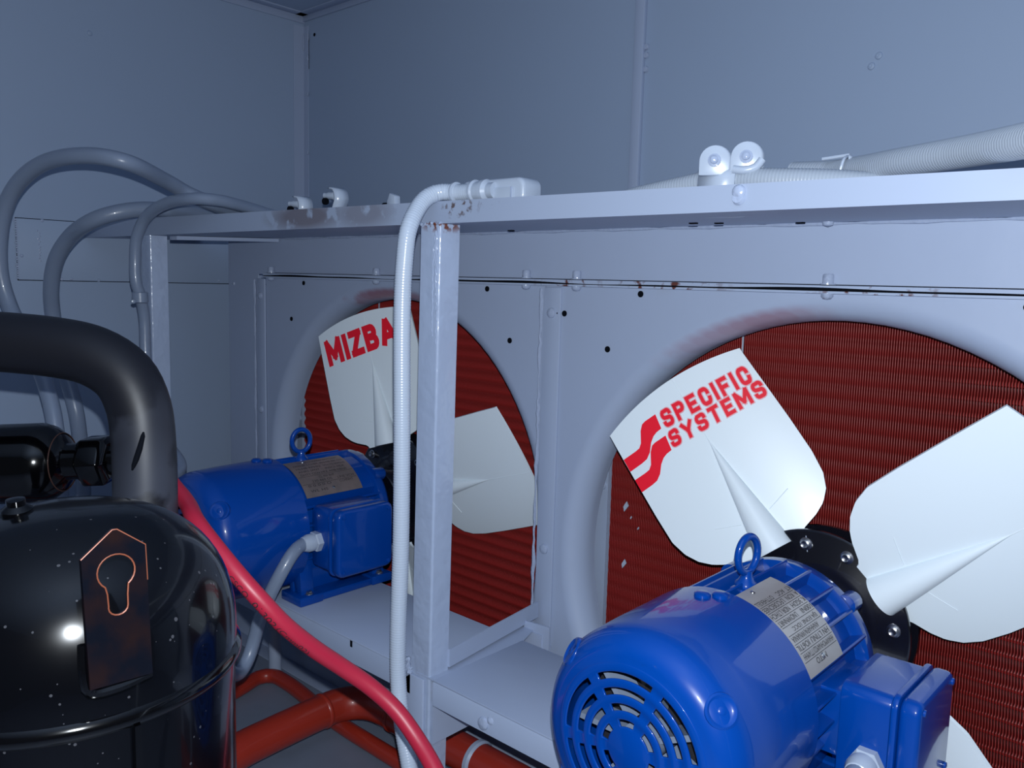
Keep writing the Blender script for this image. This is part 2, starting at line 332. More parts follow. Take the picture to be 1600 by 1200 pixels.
for x in (-1.69, -1.312, -0.92, -0.815, -0.418):
    b = B(); lathe(b, [(0.0095, 0), (0.0095, 0.0015), (0.0068, 0.0018), (0.0068, 0.012), (0.0055, 0.0135), (0, 0.014)], (x, -0.007, 0.0075), (0, 0, 1), 12)
    obj('bolt', b, 'seal', hd, org=O)
    b = B(); lathe(b, [(0.0075, 0), (0.0075, 0.004), (0.005, 0.007), (0, 0.008)], (x, -0.007, -0.003), (0, 0, -1), 12)
    obj('nut', b, 'seal', hd, org=O)
# joint strips
def strip(x0, x1, label, bolts, holes=()):
    t = thing('joint_strip', label, 'strip', ((x0+x1)/2, 0, ZF)); O = tuple(t.location)
    b = B(); box(b, x0, x1, -0.0045, -0.0005, -0.868+0.001, -0.006); obj('strip', b, 'paint', t, org=O, bevel=0.0015)
    b = B(); random.seed(int(-x0*100))
    pts = []
    for k in range(60): pts.append(Vector((x0-0.004+random.uniform(-0.0012, 0.0012), -0.006, -0.008-0.0098*k)))
    tube(b, pts, 0.0028, 7, radf=lambda i: 0.0024 + 0.0008*math.sin(i*0.7) + 0.0005*math.sin(i*0.3)); obj('sealant_bead', b, 'seal', t, org=O)
    for z in bolts:
        b = B(); lathe(b, [(0.0085, 0), (0.008, 0.003), (0.005, 0.005), (0, 0.0055)], ((x0+x1)/2, -0.0045, z), (0, -1, 0), 14); obj('bolt', b, 'seal', t, org=O)
    for z in holes:
        b = B(); cyl(b, (x1-0.006, -0.0050, z), (0, 1, 0), 0.0012, 0.001, 12); obj('bolt_hole', b, 'dark', t, org=O)
    return t
strip(-0.883, -0.848, 'vertical joint strip between the two fan panels, bolt near its top', (-0.047, -0.44), (-0.047,))
strip(-1.757, -1.722, 'vertical joint strip at the far left side of the left fan panel', (-0.045, -0.311))
t = thing('end_panel', 'narrow upright end panel between the end wall and the left joint strip', 'panel', (-1.82, 0, ZF)); O = tuple(t.location)
b = B(); box(b, -1.886, -1.757, 0.0, 0.0025, ZF+0.001, 0.0045); box(b, -1.889, -1.886, 0.0, 0.09, ZF+0.001, 0.0835); obj('panel_sheet', b, 'paint', t, org=O)
b = B(); lathe(b, [(0.005, 0), (0.004, 0.003), (0, 0.004)], (-1.865, 0.0, -0.02), (0, -1, 0), 12); obj('rivet', b, 'seal', t, org=O)

# ------------------------------------------------------------ coils
def coil(label, x0, x1, slope, amp):
    t = thing('condenser_coil', label, 'coil', ((x0+x1)/2, 0.12, ZF)); O = np.array(t.location)
    z0, z1 = -0.83, -0.03; yf = 0.088; pitch = 0.0033; seg = 0.0035
    nf = int((x1-x0)/pitch); nz = int((z1-z0)/seg)
    zs = z0 + np.arange(nz+1)*seg
    ph = (zs % 0.021)/0.021
    xo = 0.0007*np.sin(pi*ph)                                   # scalloped fin edge
    yo = 0.0003*np.cos(2*pi*zs/0.0105) + amp*np.cos(2*pi*zs/0.021)
    def grid(xoff, ya, xb, yb, m, name, z=zs):
        """one ribbon per fin from (x+xoff, ya) to (x+xb, yb)"""
        V = []; 
        xs = x0 + np.arange(nf)*pitch
        A = np.stack([xs[:, None] + xoff[None, :], np.broadcast_to(ya, (nf, nz+1)), np.broadcast_to(z, (nf, nz+1))], -1)
        Bv = np.stack([xs[:, None] + xb[None, :], np.broadcast_to(yb, (nf, nz+1)), np.broadcast_to(z, (nf, nz+1))], -1)
        V = np.concatenate([A.reshape(-1, 3), Bv.reshape(-1, 3)]) - O
        i = (np.arange(nf)[:, None]*(nz+1) + np.arange(nz)[None, :]).ravel(); off = nf*(nz+1)
        Fc = np.stack([i, i+1, i+1+off, i+off], -1).astype(np.int32)
        me = bpy.data.meshes.new(name); me.vertices.add(len(V)); me.vertices.foreach_set('co', V.ravel())
        me.loops.add(Fc.size); me.loops.foreach_set('vertex_index', Fc.ravel()); me.polygons.add(len(Fc))
        me.polygons.foreach_set('loop_start', np.arange(len(Fc), dtype=np.int32)*4); me.polygons.foreach_set('loop_total', np.full(len(Fc), 4, np.int32))
        me.update(calc_edges=True); me.validate()
        return mesh_obj(name, me, m, t, smooth=False)
    o = grid(xo, yf+yo, xo+0.00060, yf+yo+0.0002, 'coil_edge', 'fin_edge'); o['kind'] = 'stuff'
    o = grid(xo+0.0004, yf+yo, xo+0.0004+slope*np.sin(2*pi*ph), yf+0.012+0*yo, 'coil', 'fin'); o['kind'] = 'stuff'
    b = B(); box(b, x0-0.002, x1, 0.118, 0.13, z0, z1); obj('core', b, 'coil_dark', t, org=tuple(O))
    z = z0 + 0.0105; b = B()
    while z < z1:
        cyl(b, (x0, 0.106, z), (1, 0, 0), 0.0055, x1-x0, 8); z += 0.021
    o = obj('tube_row', b, 'coil', t, org=tuple(O)); o['kind'] = 'stuff'
    b = B(); box(b, x0-0.05, x0-0.002, 0.082, 0.086, z0-0.02, z1+0.03); box(b, x0-0.0525, x0-0.0505, 0.082, 0.2, z0-0.02, z1+0.03); box(b, x0-0.004, x0-0.002, 0.0865, 0.13, z0-0.02, z1+0.03)
    box(b, x0-0.002, x1, 0.082, 0.086, z1, z1+0.03)
    obj('casing', b, 'paint', t, org=tuple(O))
    b = B(); lathe(b, [(0.007, 0), (0.006, 0.003), (0, 0.005)], (x0-0.012, 0.082, -0.336), (0, -1, 0), 12); obj('bolt', b, 'seal', t, org=tuple(O))
    return t
cl = coil('red finned condenser coil seen through the left fan opening', -1.70, -0.885, 0.0045, 0.0024)
cr = coil('red finned condenser coil seen through the right fan opening', -0.800, -0.005, 0.0010, 0.0008)
for c_, x_ in ((cl, -1.4171), (cr, -0.5741)):
    b = B(); box(b, x_-0.0011, x_+0.0011, 0.0835, 0.0855, -0.83, -0.03); obj('joint_strip', b, 'fitting', c_, org=tuple(c_.location))
for (x, z, s) in ((-0.766, -0.362, 0.010), (-0.765, -0.46, 0.009), (-0.755, -0.38, 0.003), (-0.74, -0.395, 0.003)):
    b = B(); prism(b, [(x-s*0.3, z-s*1.1), (x+s*0.15, z-s*0.5), (x+s*0.5, z), (x+s*0.1, z+s*0.7), (x-s*0.2, z+s*0.2), (x-s*0.5, z-s*0.3)], lambda u_, v_, q: (u_, q, v_), 0.0835, 0.0855); obj('chipped_paint', b, 'fitting', cr, org=tuple(cr.location))

# low kick panel and rails under the shelves
t = thing('kick_panel', 'low grey kick panel along the floor behind the red pipes', 'panel', (-1.2, -0.03, ZF)); O = tuple(t.location)
b = B(); box(b, -1.9, 0.05, -0.034, -0.03, ZF+0.001, -0.60); obj('panel_sheet', b, 'paint', t, org=O)
b = B(); box(b, -1.9, 0.05, -0.070, -0.034, ZF+0.001, ZF+0.004); box(b, -1.9, 0.05, -0.046, -0.034, -0.68, -0.655); obj('rail', b, 'paint', t, org=O, bevel=0.001)

# ------------------------------------------------------------ support frame: beam, deck, posts, arms (welded together)
fr = thing('support_frame', 'welded grey steel frame of long top beam and angle iron posts before the fan panels', 'frame', (-0.835, -0.26, ZF)); O = tuple(fr.location)
def beam(x0, x1, m):
    zt = lambda x: 0.0995 + 0.0125*(-x/2.03)
    b = B(); n = 12
    for k in range(n):
        xa, xb = x0+(x1-x0)*k/n, x0+(x1-x0)*(k+1)/n
        v = [b.verts.new(p) for p in ((xa,-0.28,0.0755),(xb,-0.28,0.0755),(xb,-0.277,0.0755),(xa,-0.277,0.0755),(xa,-0.28,zt(xa)),(xb,-0.28,zt(xb)),(xb,-0.277,zt(xb)),(xa,-0.277,zt(xa)))]
        for f in ((0,3,2,1),(4,5,6,7),(0,1,5,4),(2,3,7,6)): b.faces.new([v[i] for i in f])
        if k == 0: b.faces.new((v[0], v[4], v[7], v[3]))
        if k == n-1: b.faces.new((v[1], v[2], v[6], v[5]))
    bmesh.ops.remove_doubles(b, verts=b.verts, dist=1e-6)
    return obj('top_beam', b, m, fr, org=O)
beam(-2.028, -0.87, 'beam'); beam(-0.87, 0.7, 'beam_rust')
b = B(); prism(b, [(-0.277, 0.0755), (0.0, 0.0848), (0.0, 0.0878), (-0.277, 0.0785)], lambda y, z, x: (x, y, z), -2.028, 0.7); obj('deck', b, 'paint', fr, org=O)
b = B(); pts = [Vector((-1.75 + 0.02*k, -0.003, 0.0832)) for k in range(90)]
tube(b, pts, 0.003, 8, radf=lambda i: 0.0022 + 0.0008*math.sin(i*0.9) + 0.0005*math.sin(i*2.3)); obj('sealant_bead', b, 'seal', fr, org=O)
for (x, y) in ((-0.56, -0.10), (-0.535, -0.08), (-0.92, -0.05), (-0.45, -0.03)):
    b = B(); zz = 0.0755 + 0.0093*(y+0.277)/0.277; box(b, x-0.005, x+0.005, y, y+0.006, zz-0.0015, zz+0.0005); obj('rivet', b, 'dark', fr, org=O)
b = B(); lathe(b, [(0.007, 0), (0.006, 0.004), (0, 0.006)], (-0.418, -0.02, 0.0840), (0, 0, -1), 12); obj('bolt', b, 'seal', fr, org=O)
def post(x, zb, bx=0.0):
    b = B(); s = 0.038
    n = 22; random.seed(int(-x*10))
    rc = 0.0035; outline = [(x-rc+rc*math.sin(q*pi/10), -0.281+rc-rc*math.cos(q*pi/10)) for q in range(6)] + [(x, -0.245), (x-0.003, -0.245), (x-0.003, -0.278), (x-s, -0.278), (x-s, -0.281)]; m_ = len(outline)
    rows = []
    for k in range(n+1):
        z = zb + (0.0755-zb)*k/n; dx = bx*(1-k/n)
        rows.append([b.verts.new((px+dx, py, z)) for px, py in outline])
    for r1, r2 in zip(rows, rows[1:]):
        for i in range(m_): b.faces.new((r1[i], r1[(i+1) % m_], r2[(i+1) % m_], r2[i]))
    b.faces.new(rows[0]); b.faces.new(rows[-1])
    return obj('post', b, 'post', fr, org=O, angle=19)
post(-0.833, -0.866, -0.012); post(-1.692, -0.866, 0.0)
b = B(); pts = [Vector((-0.872+0.0028*k, -0.2815+random.uniform(-0.0006, 0.0006), 0.0755+random.uniform(-0.0012, 0.0008))) for k in range(15)]
tube(b, pts, 0.0022, 7, radf=lambda i: 0.0020+0.0010*math.sin(i*1.9)); obj('weld_bead', b, 'post', fr, org=O)
random.seed(11)
for x_, z0_, z1_, r_ in ((-0.8375, 0.070, -0.055, 0.0012), (-0.8405, 0.066, -0.020, 0.0015), (-0.8465, 0.045, -0.075, 0.0010), (-0.8435, 0.060, 0.020, 0.0013), (-0.8390, 0.000, -0.085, 0.0009)):
    n_ = int((z0_-z1_)/0.004); pts = [Vector((x_+random.uniform(-0.0009, 0.0009), -0.2808+random.uniform(-0.0003, 0.0003), z0_+(z1_-z0_)*q/n_)) for q in range(n_+1)]
    b = B(); tube(b, pts, r_, 8, radf=lambda i: r_*(0.7+0.5*abs(math.sin(i*1.3)))); obj('glint_ridge', b, 'glint', fr, org=O)  # thin wavy ridges added on the post face to catch ragged highlights
# outer splice plate on the lower post
b = B(); box(b, -0.893, -0.850, -0.2855, -0.2815, -0.866, -0.568); obj('splice_plate', b, 'paint', fr, org=O, bevel=0.001)
b = B(); pts = [Vector((-0.884+random.uniform(-0.003, 0.003), -0.284, -0.545-0.0035*k)) for k in range(9)]
tube(b, pts, 0.004, 7, radf=lambda i: 0.0035+0.0015*math.sin(i*2.2)); obj('weld_bead', b, 'seal', fr, org=O)
# arms from the posts to the joint strips
for x, xb in ((-0.838, -0.868), (-1.68, -1.74)):
    b = B(); v = []
    for (px, py) in ((x, -0.245), (xb, -0.012)):
        v.append([b.verts.new((px+dx, py, z)) for dx, z in ((0, -0.558), (0, -0.531), (-0.003, -0.531), (-0.003, -0.555), (-0.030, -0.555), (-0.030, -0.558))])
    for i in range(6): b.faces.new((v[0][i], v[0][(i+1) % 6], v[1][(i+1) % 6], v[1][i]))
    b.faces.new(v[0]); b.faces.new(v[1]); obj('arm', b, 'paint', fr, org=O, smooth=False)
    b = B(); box(b, x-0.002, x+0.001, -0.277, -0.012, -0.664, -0.5985); obj('lower_arm', b, 'paint', fr, org=O)
b = B(); prism(b, [(-0.24, 0.068), (-0.005, 0.076), (-0.005, 0.083), (-0.24, 0.0757)], lambda y, z, x: (x, y, z), -1.69, -1.66); obj('cross_bar', b, 'paint', fr, org=O)
b = B(); prism(b, [(-0.868, -0.282), (-0.8295, -0.282), (-0.8295, -0.095), (-0.846, -0.050), (-0.893, -0.050), (-0.876, -0.1)], lambda x, y, z: (x, y, z), -0.5645, -0.5625); obj('ledge', b, 'paint', fr, org=O)
b = B(); box(b, -0.893, -0.826, -0.052, -0.046, -0.75, -0.565); obj('backing_plate', b, 'paint', fr, org=O)
# gusset between arm and panel
b = B(); prism(b, [(-0.866, -0.552), (-0.812, -0.548), (-0.812, -0.640), (-0.866, -0.640)], lambda x, z, t_: (x, t_, z), -0.050, -0.047); obj('gusset', b, 'paint', fr, org=O)
b = B(); cyl(b, (-0.838, -0.0515, -0.580), (0, 1, 0), 0.004, 0.002, 12); obj('bolt_hole', b, 'dark', fr, org=O)

def shelf(x0, x1, label):
    t = thing('motor_shelf', label, 'shelf', ((x0+x1)/2, -0.19, -0.56)); O = tuple(t.location)
    b = B(); box(b, x0, x1, -0.285, -0.095, -0.563, -0.560)
    obj('shelf_top', b, 'paint', t, org=O, bevel=0.001)
    b = B()
    prof = [(-0.279, -0.5605), (-0.283, -0.5615), (-0.2855, -0.565), (-0.2855, -0.598), (-0.2825, -0.598), (-0.2825, -0.5655), (-0.281, -0.5635)]
    prism(b, prof, lambda y, z, tt: (tt, y, z), x0, x1); obj('front_lip', b, 'paint', t, org=O)
    return t
sL = shelf(-1.672, -0.878, 'grey folded steel shelf under the left motor, behind the pale hose')
sR = shelf(-0.829, 0.006, 'grey folded steel shelf under the right motor, nearest the camera')
O = tuple(sR.location)
b = B(); lathe(b, [(0.009, 0), (0.0085, 0.003), (0.006, 0.0045), (0, 0.004)], (-0.728, -0.2855, -0.585), (0, -1, 0), 14); lathe(b, [(0.006, 0), (0.003, 0.003), (0, 0.0035)], (-0.716, -0.2855, -0.577), (0, -1, 0), 9)
obj('paint_drip', b, 'seal', sR, org=O)
b = B(); box(b, -1.02, -1.015, -0.2862, -0.2853, -0.572, -0.562); obj('scratch', b, 'dark', sL, org=tuple(sL.location))

# ------------------------------------------------------------ motors
def motor(cx, label, plate_kind):
    cz, cy = -0.435, 0.0
    t = thing('electric_motor', label, 'motor', (cx, -0.17, -0.56)); O = tuple(t.location)
    def W(x, y, z): return (cx+x, y, cz+z)
    # finned body
    b = B(); RB, RF = 0.0935, 0.1100; nf = 22; prof = []
    for k in range(nf):
        a = 2*pi*(k+0.5)/nf; da = 0.0016/RF
        deg = math.degrees(a) % 360
        if plate_kind == 'dark' and 28 < deg < 84:
            for q in range(4): prof.append((a - pi/nf + 2*pi/nf*q/4, 0.1040))
            continue
        g = (2*pi/nf)/2
        prof += [(a-g, RB), (a-da*1.5-0.012, RB), (a-da*1.2, RF-0.001), (a, RF), (a+da*1.2, RF-0.001), (a+da*1.5+0.012, RB)]
    rows = [[b.verts.new(W(r*math.cos(a), y, r*math.sin(a))) for a, r in prof] for y in (-0.262, -0.095)]
    n = len(prof)
    for i in range(n): b.faces.new((rows[0][i], rows[0][(i+1) % n], rows[1][(i+1) % n], rows[1][i]))
    b.faces.new(rows[0]); b.faces.new(rows[1]); obj('finned_body', b, 'blue', t, org=O, angle=35)
    # drive end bell with lugs
    b = B(); lathe(b, [(0.100, 0), (0.108, 0.003), (0.108, 0.017), (0.104, 0.024), (0.085, 0.032), (0.055, 0.036), (0.05, 0.038), (0.022, 0.040)], W(0, -0.100, 0), (0, 1, 0), 64)
    for a in (45, 135, 225, 315):
        a = math.radians(a); lathe(b, [(0.012, 0), (0.012, 0.022), (0.009, 0.026)], W(0.104*math.cos(a), -0.094, 0.104*math.sin(a)), (0, 1, 0), 16)
    obj('end_bell', b, 'blue', t, org=O)
    b = B(); cyl(b, W(0, -0.062, 0), (0, 1, 0), 0.014, 0.030 if plate_kind == 'dark' else 0.010, 20); obj('shaft', b, 'steel', t, org=O)
    # fan cover
    prof = []
    for q in range(9):
        a = pi/2*q/8; prof.append((0.084 + 0.028*math.sin(a), -0.420 + 0.034*(1-math.cos(a))))
    prof = [(0.0830, -0.4205)] + prof + [(0.1135, -0.345), (0.1145, -0.262), (0.1145, -0.2565), (0.1115, -0.2565), (0.1115, -0.34), (0.081, -0.416)]
    b = B(); lathe(b, [(r, h) for r, h in prof], (cx, 0, cz), (0, 1, 0), 80, cap=False)
    o = obj('fan_cover', b, 'blue', t, org=O, angle=60)
    # rear grille: polar sheet with slots left open
    b = B(); NA = 144
    radii = [0.0, 0.0215, 0.0235, 0.0295, 0.0315, 0.0365, 0.0385, 0.0445, 0.0465, 0.0515, 0.0535, 0.0595, 0.0615, 0.0665, 0.0685, 0.0745, 0.0765, 0.0835]
    hgt = {0.0: -0.4225, 0.0835: -0.4208}
    slot = {(0.0235, 0.0295), (0.0385, 0.0445), (0.0535, 0.0595), (0.0685, 0.0745)}
    ctr = b.verts.new(W(0, -0.4225, 0)); rg = [[ctr]*NA]
    for r in radii[1:]:
        lift = 0.0008 if any(abs(r-(s0-0.002)) < 1e-4 or abs(r-(s1+0.002)) < 1e-4 for s0, s1 in slot) else 0
        rg.append([b.verts.new(W(r*math.cos(2*pi*k/NA), -0.4222 - lift + 0.0014*(r/0.0835)**2, r*math.sin(2*pi*k/NA))) for k in range(NA)])
    for i in range(1, len(radii)):
        r0, r1 = radii[i-1], radii[i]; is_slot = (r0, r1) in slot
        for k in range(NA):
            deg = (k+0.5)*360/NA; ph = (deg - 8) % 60; margin = 6.0 * 0.075/max(r1, 0.02) * 0.8
            if is_slot and min(ph, 60-ph) > min(margin, 17): continue
            k2 = (k+1) % NA
            if i == 1: b.faces.new((ctr, rg[1][k], rg[1][k2]))
            else: b.faces.new((rg[i-1][k], rg[i][k], rg[i][k2], rg[i-1][k2]))
    o = obj('rear_grille', b, 'blue', t, org=O, angle=60)
    sd = o.modifiers.new('sheet', 'SOLIDIFY'); sd.thickness = 0.0028; sd.offset = -1
    bv = o.modifiers.new('edge', 'BEVEL'); bv.width = 0.0009; bv.segments = 2; bv.limit_method = 'ANGLE'
    # cooling fan inside the cover
    b = B(); lathe(b, [(0.0, 0), (0.08, 0), (0.08, 0.003), (0, 0.003)], W(0, -0.365, 0), (0, 1, 0), 40)
    obj('fan_back_plate', b, 'ink', t, org=O)
    b = B()
    for k in range(7):
        a = 2*pi*k/7 + 0.45; c, s = math.cos(a), math.sin(a)
        def fn(r, q, y, c=c, s=s): return W(r*c - q*s, y, r*s + q*c)
        prism(b, [(0.022, -0.003), (0.074, -0.003), (0.074, 0.003), (0.022, 0.003)], fn, -0.400, -0.368)
    cyl(b, W(0, -0.402, 0), (0, 1, 0), 0.02, 0.04, 24); obj('cooling_fan', b, 'conduit', t, org=O)
    # screw dimples on the rounded rear edge
    for a in (38, 142, 218, 322):
        a = math.radians(a); d = Vector((math.cos(a)*0.80, -0.60, math.sin(a)*0.80)).normalized()
        c = Vector(W(0.1045*math.cos(a), -0.403, 0.1045*math.sin(a))) - d*0.0020
        b = B(); lathe(b, [(0.0170, 0.000), (0.0155, 0.0050), (0.0135, 0.0062), (0.0115, 0.0050), (0.009, 0.0040), (0, 0.0038)], c, d, 28); obj('screw_boss', b, 'blue', t, org=O)
        b = B(); lathe(b, [(0.0042, 0), (0.004, 0.0018), (0.0025, 0.0026), (0, 0.0022)], c + d*0.0038, d, 12); obj('screw', b, 'blue', t, org=O)
    b = B()
    lathe(b, [(0.009, 0), (0.0088, 0.004), (0.006, 0.006), (0, 0.0062)], W(-0.006, -0.285, 0.1125), (0, 0, 1), 20)
    lathe(b, [(0.009, 0), (0.0088, 0.004), (0.006, 0.006), (0, 0.0062)], W(0.008, -0.272, 0.1125), (0, 0, 1), 20)
    obj('top_boss', b, 'blue', t, org=O)
    # lifting eye
    b = B(); lathe(b, [(0.0125, 0), (0.0125, 0.004), (0.009, 0.007), (0.0065, 0.012), (0.006, 0.018)], W(0, -0.198, 0.104), (0, 0, 1), 24)
    cc = Vector(W(0, -0.198, 0.1405)); ring = [cc + Vector((0.0175*math.cos(2*pi*k/32)*math.cos(1.40), 0.0175*math.cos(2*pi*k/32)*math.sin(1.40), 0.0205*math.sin(2*pi*k/32))) for k in range(33)]
    tube(b, ring, 0.0043, 12, cap=False); obj('lifting_eye', b, 'blue', t, org=O, angle=70)
    b = B(); box(b, cx-0.012, cx+0.012, -0.216, -0.180, cz+0.088, cz+0.1045); obj('eye_pad', b, 'blue', t, org=O, bevel=0.003)
    # feet
    for s in (-1, 1):
        b = B(); xs = sorted((cx+s*0.048, cx+s*0.108))
        box(b, xs[0], xs[1], -0.272, -0.225, -0.5595, -0.543); box(b, xs[0], xs[1], -0.118, -0.072, -0.5595, -0.543)
        box(b, xs[0]+0.002, xs[1]-0.004, -0.226, -0.117, -0.5595, -0.546)
        obj('foot', b, 'blue', t, org=O, bevel=0.0025)
        b = B()
        for y0, y1 in ((-0.262, -0.236), (-0.108, -0.082)):
            prism(b, [(s*0.096, -0.112), (s*0.078, -0.112), (s*0.062, -0.055), (s*0.088, -0.040)], lambda x, z, y: W(x, y, z), y0, y1)
        prism(b, [(s*0.070, -0.114), (s*0.060, -0.114), (s*0.054, -0.06), (s*0.072, -0.05)], lambda x, z, y: W(x, y, z), -0.262, -0.082)
        obj('leg_web', b, 'blue', t, org=O, bevel=0.002)
        for y in (-0.248, -0.095):
            b = B(); hexbolt(b, (cx+s*0.097, y, -0.543), (0, 0, 1), 0.0055, 0.004); obj('foot_bolt', b, 'steel', t, org=O)
    # terminal box
    ty, tz, tx = (-0.195, -0.002, 0.0) if plate_kind == 'dark' else (-0.160, -0.016, 0.008)
    b = B(); prism(b, round_rect(0.110, 0.108, 0.012), lambda y, z, x: W(x+tx, ty+y, tz+z), 0.110, 0.160); box(b, cx+0.07, cx+0.115+tx, ty-0.038, ty+0.038, cz+tz-0.036, cz+tz+0.036); obj('terminal_box', b, 'blue', t, org=O, bevel=0.002)
    b = B(); prism(b, round_rect(0.118, 0.116, 0.014), lambda y, z, x: W(x+tx, ty+y, tz+z), 0.161, 0.167); tb = obj('box_flange', b, 'blue', t, org=O, bevel=0.0015)
    b = B(); prism(b, round_rect(0.116, 0.114, 0.014), lambda y, z, x: W(x+tx, ty+y, tz+z), 0.1675, 0.188)
    obj('box_lid', b, 'blue', t, org=O, bevel=0.006, bseg=3)
    for dy, dz in ((-0.047, 0.047), (0.047, 0.047), (-0.047, -0.047), (0.047, -0.047)):
        b = B(); lathe(b, [(0.0038, 0), (0.0036, 0.002), (0, 0.003)], W(0.188+tx, ty+dy, tz+dz), (1, 0, 0), 12); obj('lid_screw', b, 'blue', t, org=O)
    # cable gland on the rear face of the box
    gy = ty-0.055; gx, gz = 0.128 + (0.022 if plate_kind == 'light' else 0), (-0.006 if plate_kind == 'dark' else -0.036)
    b = B(); lathe(b, [(0.0175, 0), (0.0175, 0.009), (0.0155, 0.011)], W(gx, gy, gz), (0, -1, 0), 6); lathe(b, [(0.013, 0.010), (0.0150, 0.012), (0.0150, 0.022), (0.012, 0.030), (0.0105, 0.031)], W(gx, gy, gz), (0, -1, 0), 24)
    obj('cable_gland', b, 'fitting', t, org=O, angle=30)
    # nameplate wrapped on the body
    a0, a1, y0, y1 = (25, 83, -0.250, -0.166) if plate_kind == 'light' else (33, 82, -0.246, -0.128)
    b = B(); rows = []
    for q in range(15):
        a = math.radians(a0 + (a1-a0)*q/14); R = 0.1110 if plate_kind == 'light' else 0.1075
        rows.append([b.verts.new(W(rr*math.cos(a), y, rr*math.sin(a))) for y, rr in ((y0, R), (y1, R), (y1, R-0.001), (y0, R-0.001))])
    for r1, r2 in zip(rows, rows[1:]):
        for i in range(4): b.faces.new((r1[i], r1[(i+1) % 4], r2[(i+1) % 4], r2[i]))
    b.faces.new(rows[0]); b.faces.new(rows[-1])
    np_ = obj('nameplate', b, 'plate' if plate_kind == 'light' else 'plate_dark', t, org=O)
    R = (0.1110 if plate_kind == 'light' else 0.1075) + 0.0002
    for a, y in ((a1-4, (y0*0.7+y1*0.3)), (a0+6, (y0+y1)/2)):
        a = math.radians(a); b = B(); lathe(b, [(0.003, 0), (0.0026, 0.0012), (0, 0.0018)], W(R*math.cos(a), y, R*math.sin(a)), (math.cos(a), 0, math.sin(a)), 12); obj('rivet', b, 'steel', np_, org=O)
    # rows of print: flat lettering lies along the shaft, rows stacked round the body
    if plate_kind == 'light':
        rowtxt = [(35.5, 0.06, 0.94, 'HHAWMOHNAM221TTAMHH'), (40.5, 0.02, 0.36, 'IO6TIL'), (40.5, 0.42, 0.94, 'HN LTINU'), (45.5, 0.04, 0.80, 'ANHHAPA/WNANIA'),
                  (50.5, 0.22, 0.92, 'EJA EONE 1DCC'), (55.5, 0.02, 0.55, 'LNOWNNRT'), (55.5, 0.68, 0.98, '100NI'), (60.5, 0.02, 0.52, 'NDR LTHCH'), (60.5, 0.60, 0.98, 'K 3GDH'),
                  (65.5, 0.02, 0.58, 'LFCOECNEE'), (65.5, 0.66, 0.98, 'A  KON'), (70.5, 0.02, 0.48, 'OTTHEKELL'), (70.5, 0.60, 0.98, 'KT  AGC'), (30.5, 0.30, 0.60, 'NETO')]
        lines = [38, 43, 48, 53, 58, 63, 68, 33]
    else:
        rowtxt = [(77, 0.2, 0.9, 'COHRSTCK EQNISRE INDHCTION'), (72, 0.08, 0.5, 'FRENE LCHM'), (72, 0.55, 0.95, 'PHHSE NV CO'), (67, 0.08, 0.5, 'HLHB RPHN'), (67, 0.55, 0.95, 'VDLTS WMHS'), (62.5, 0.08, 0.45, 'ANRS SFNT'),
                  (62.5, 0.55, 0.9, 'INSCL HLK'), (58, 0.08, 0.9, 'DHTY CCN HEZ AMB NEHA'), (53, 0.35, 0.62, 'CL 4W BHP'), (49, 0.2, 0.55, '230 460 OS'), (49, 0.65, 0.95, 'LIHE VCH'), (44.5, 0.1, 0.5, '0 0 0 0 O'), (39, 0.1, 0.4, 'WL HS'), (44.5, 0.65, 0.9, 'CCMNHT')]
        lines = [55.5, 46.5]
    for k, (a, f0, f1, s) in enumerate(rowtxt):
        me, co = text_mesh(s); hh = 0.0062 if plate_kind == 'light' else 0.0048
        am = math.radians(a); L = y1-y0
        def fn(u_, v_):
            # reads upside down on the light plate: baseline on the upper side
            if plate_kind == 'light': y = y0 + L*(f1 - (f1-f0)*u_); aa = am + (0.5-v_)*hh/R
            else: y = y0 + L*(f0 + (f1-f0)*u_); aa = am + (v_-0.5)*hh/R
            return Vector(W(R*math.cos(aa), y, R*math.sin(aa))) - Vector(O)
        map_text(me, co, fn); me.materials.clear(); o = mesh_obj('lettering', me, 'ink', None, smooth=False); o.parent = np_
    for a in lines:
        a = math.radians(a); b = B(); c = Vector(W(R*math.cos(a), 0, R*math.sin(a))); tdir = Vector((-math.sin(a), 0, math.cos(a)))*0.0003; ndir = Vector((math.cos(a), 0, math.sin(a)))*0.0002
        q = [c+tdir, c-tdir]; v = [b.verts.new((p.x, y, p.z)) for p, y in ((q[0], y0+0.002), (q[1], y0+0.002), (q[1], y1-0.002), (q[0], y1-0.002))]; b.faces.new(v); obj('ruled_line', b, 'ink', np_, org=O, smooth=False)
    return t
mL = motor(-1.285, 'blue electric motor with a brownish nameplate on the left shelf behind the pale hose', 'dark')
mR = motor(-0.41, 'large blue electric motor in the right foreground with a silvery curved nameplate', 'light')

# ------------------------------------------------------------ fans
def blade_out():
    L = [(0.100, -0.041), (0.105, -0.043), (0.109, -0.050), (0.114, -0.066), (0.122, -0.082), (0.135, -0.098), (0.152, -0.110), (0.175, -0.118), (0.22, -0.120), (0.30, -0.121), (0.338, -0.121)]
    Rr = [(0.100, 0.044), (0.105, 0.048), (0.109, 0.056), (0.114, 0.072), (0.124, 0.090), (0.138, 0.103), (0.158, 0.111), (0.19, 0.114), (0.24, 0.113), (0.30, 0.110), (0.338, 0.108)]
    return L, Rr
LO, RO_ = blade_out()
def sL_(r): return float(np.interp(r, [p[0] for p in LO], [p[1] for p in LO]))
def sR_(r): return float(np.interp(r, [p[0] for p in RO_], [p[1] for p in RO_]))
def tip_r(s): return 0.3765 - (s-0.005)**2*1.30
def rib_r(r): return max(0.0004, 0.029*(1 - (r-0.085)/(0.272-0.085))) if r < 0.272 else 0.0004
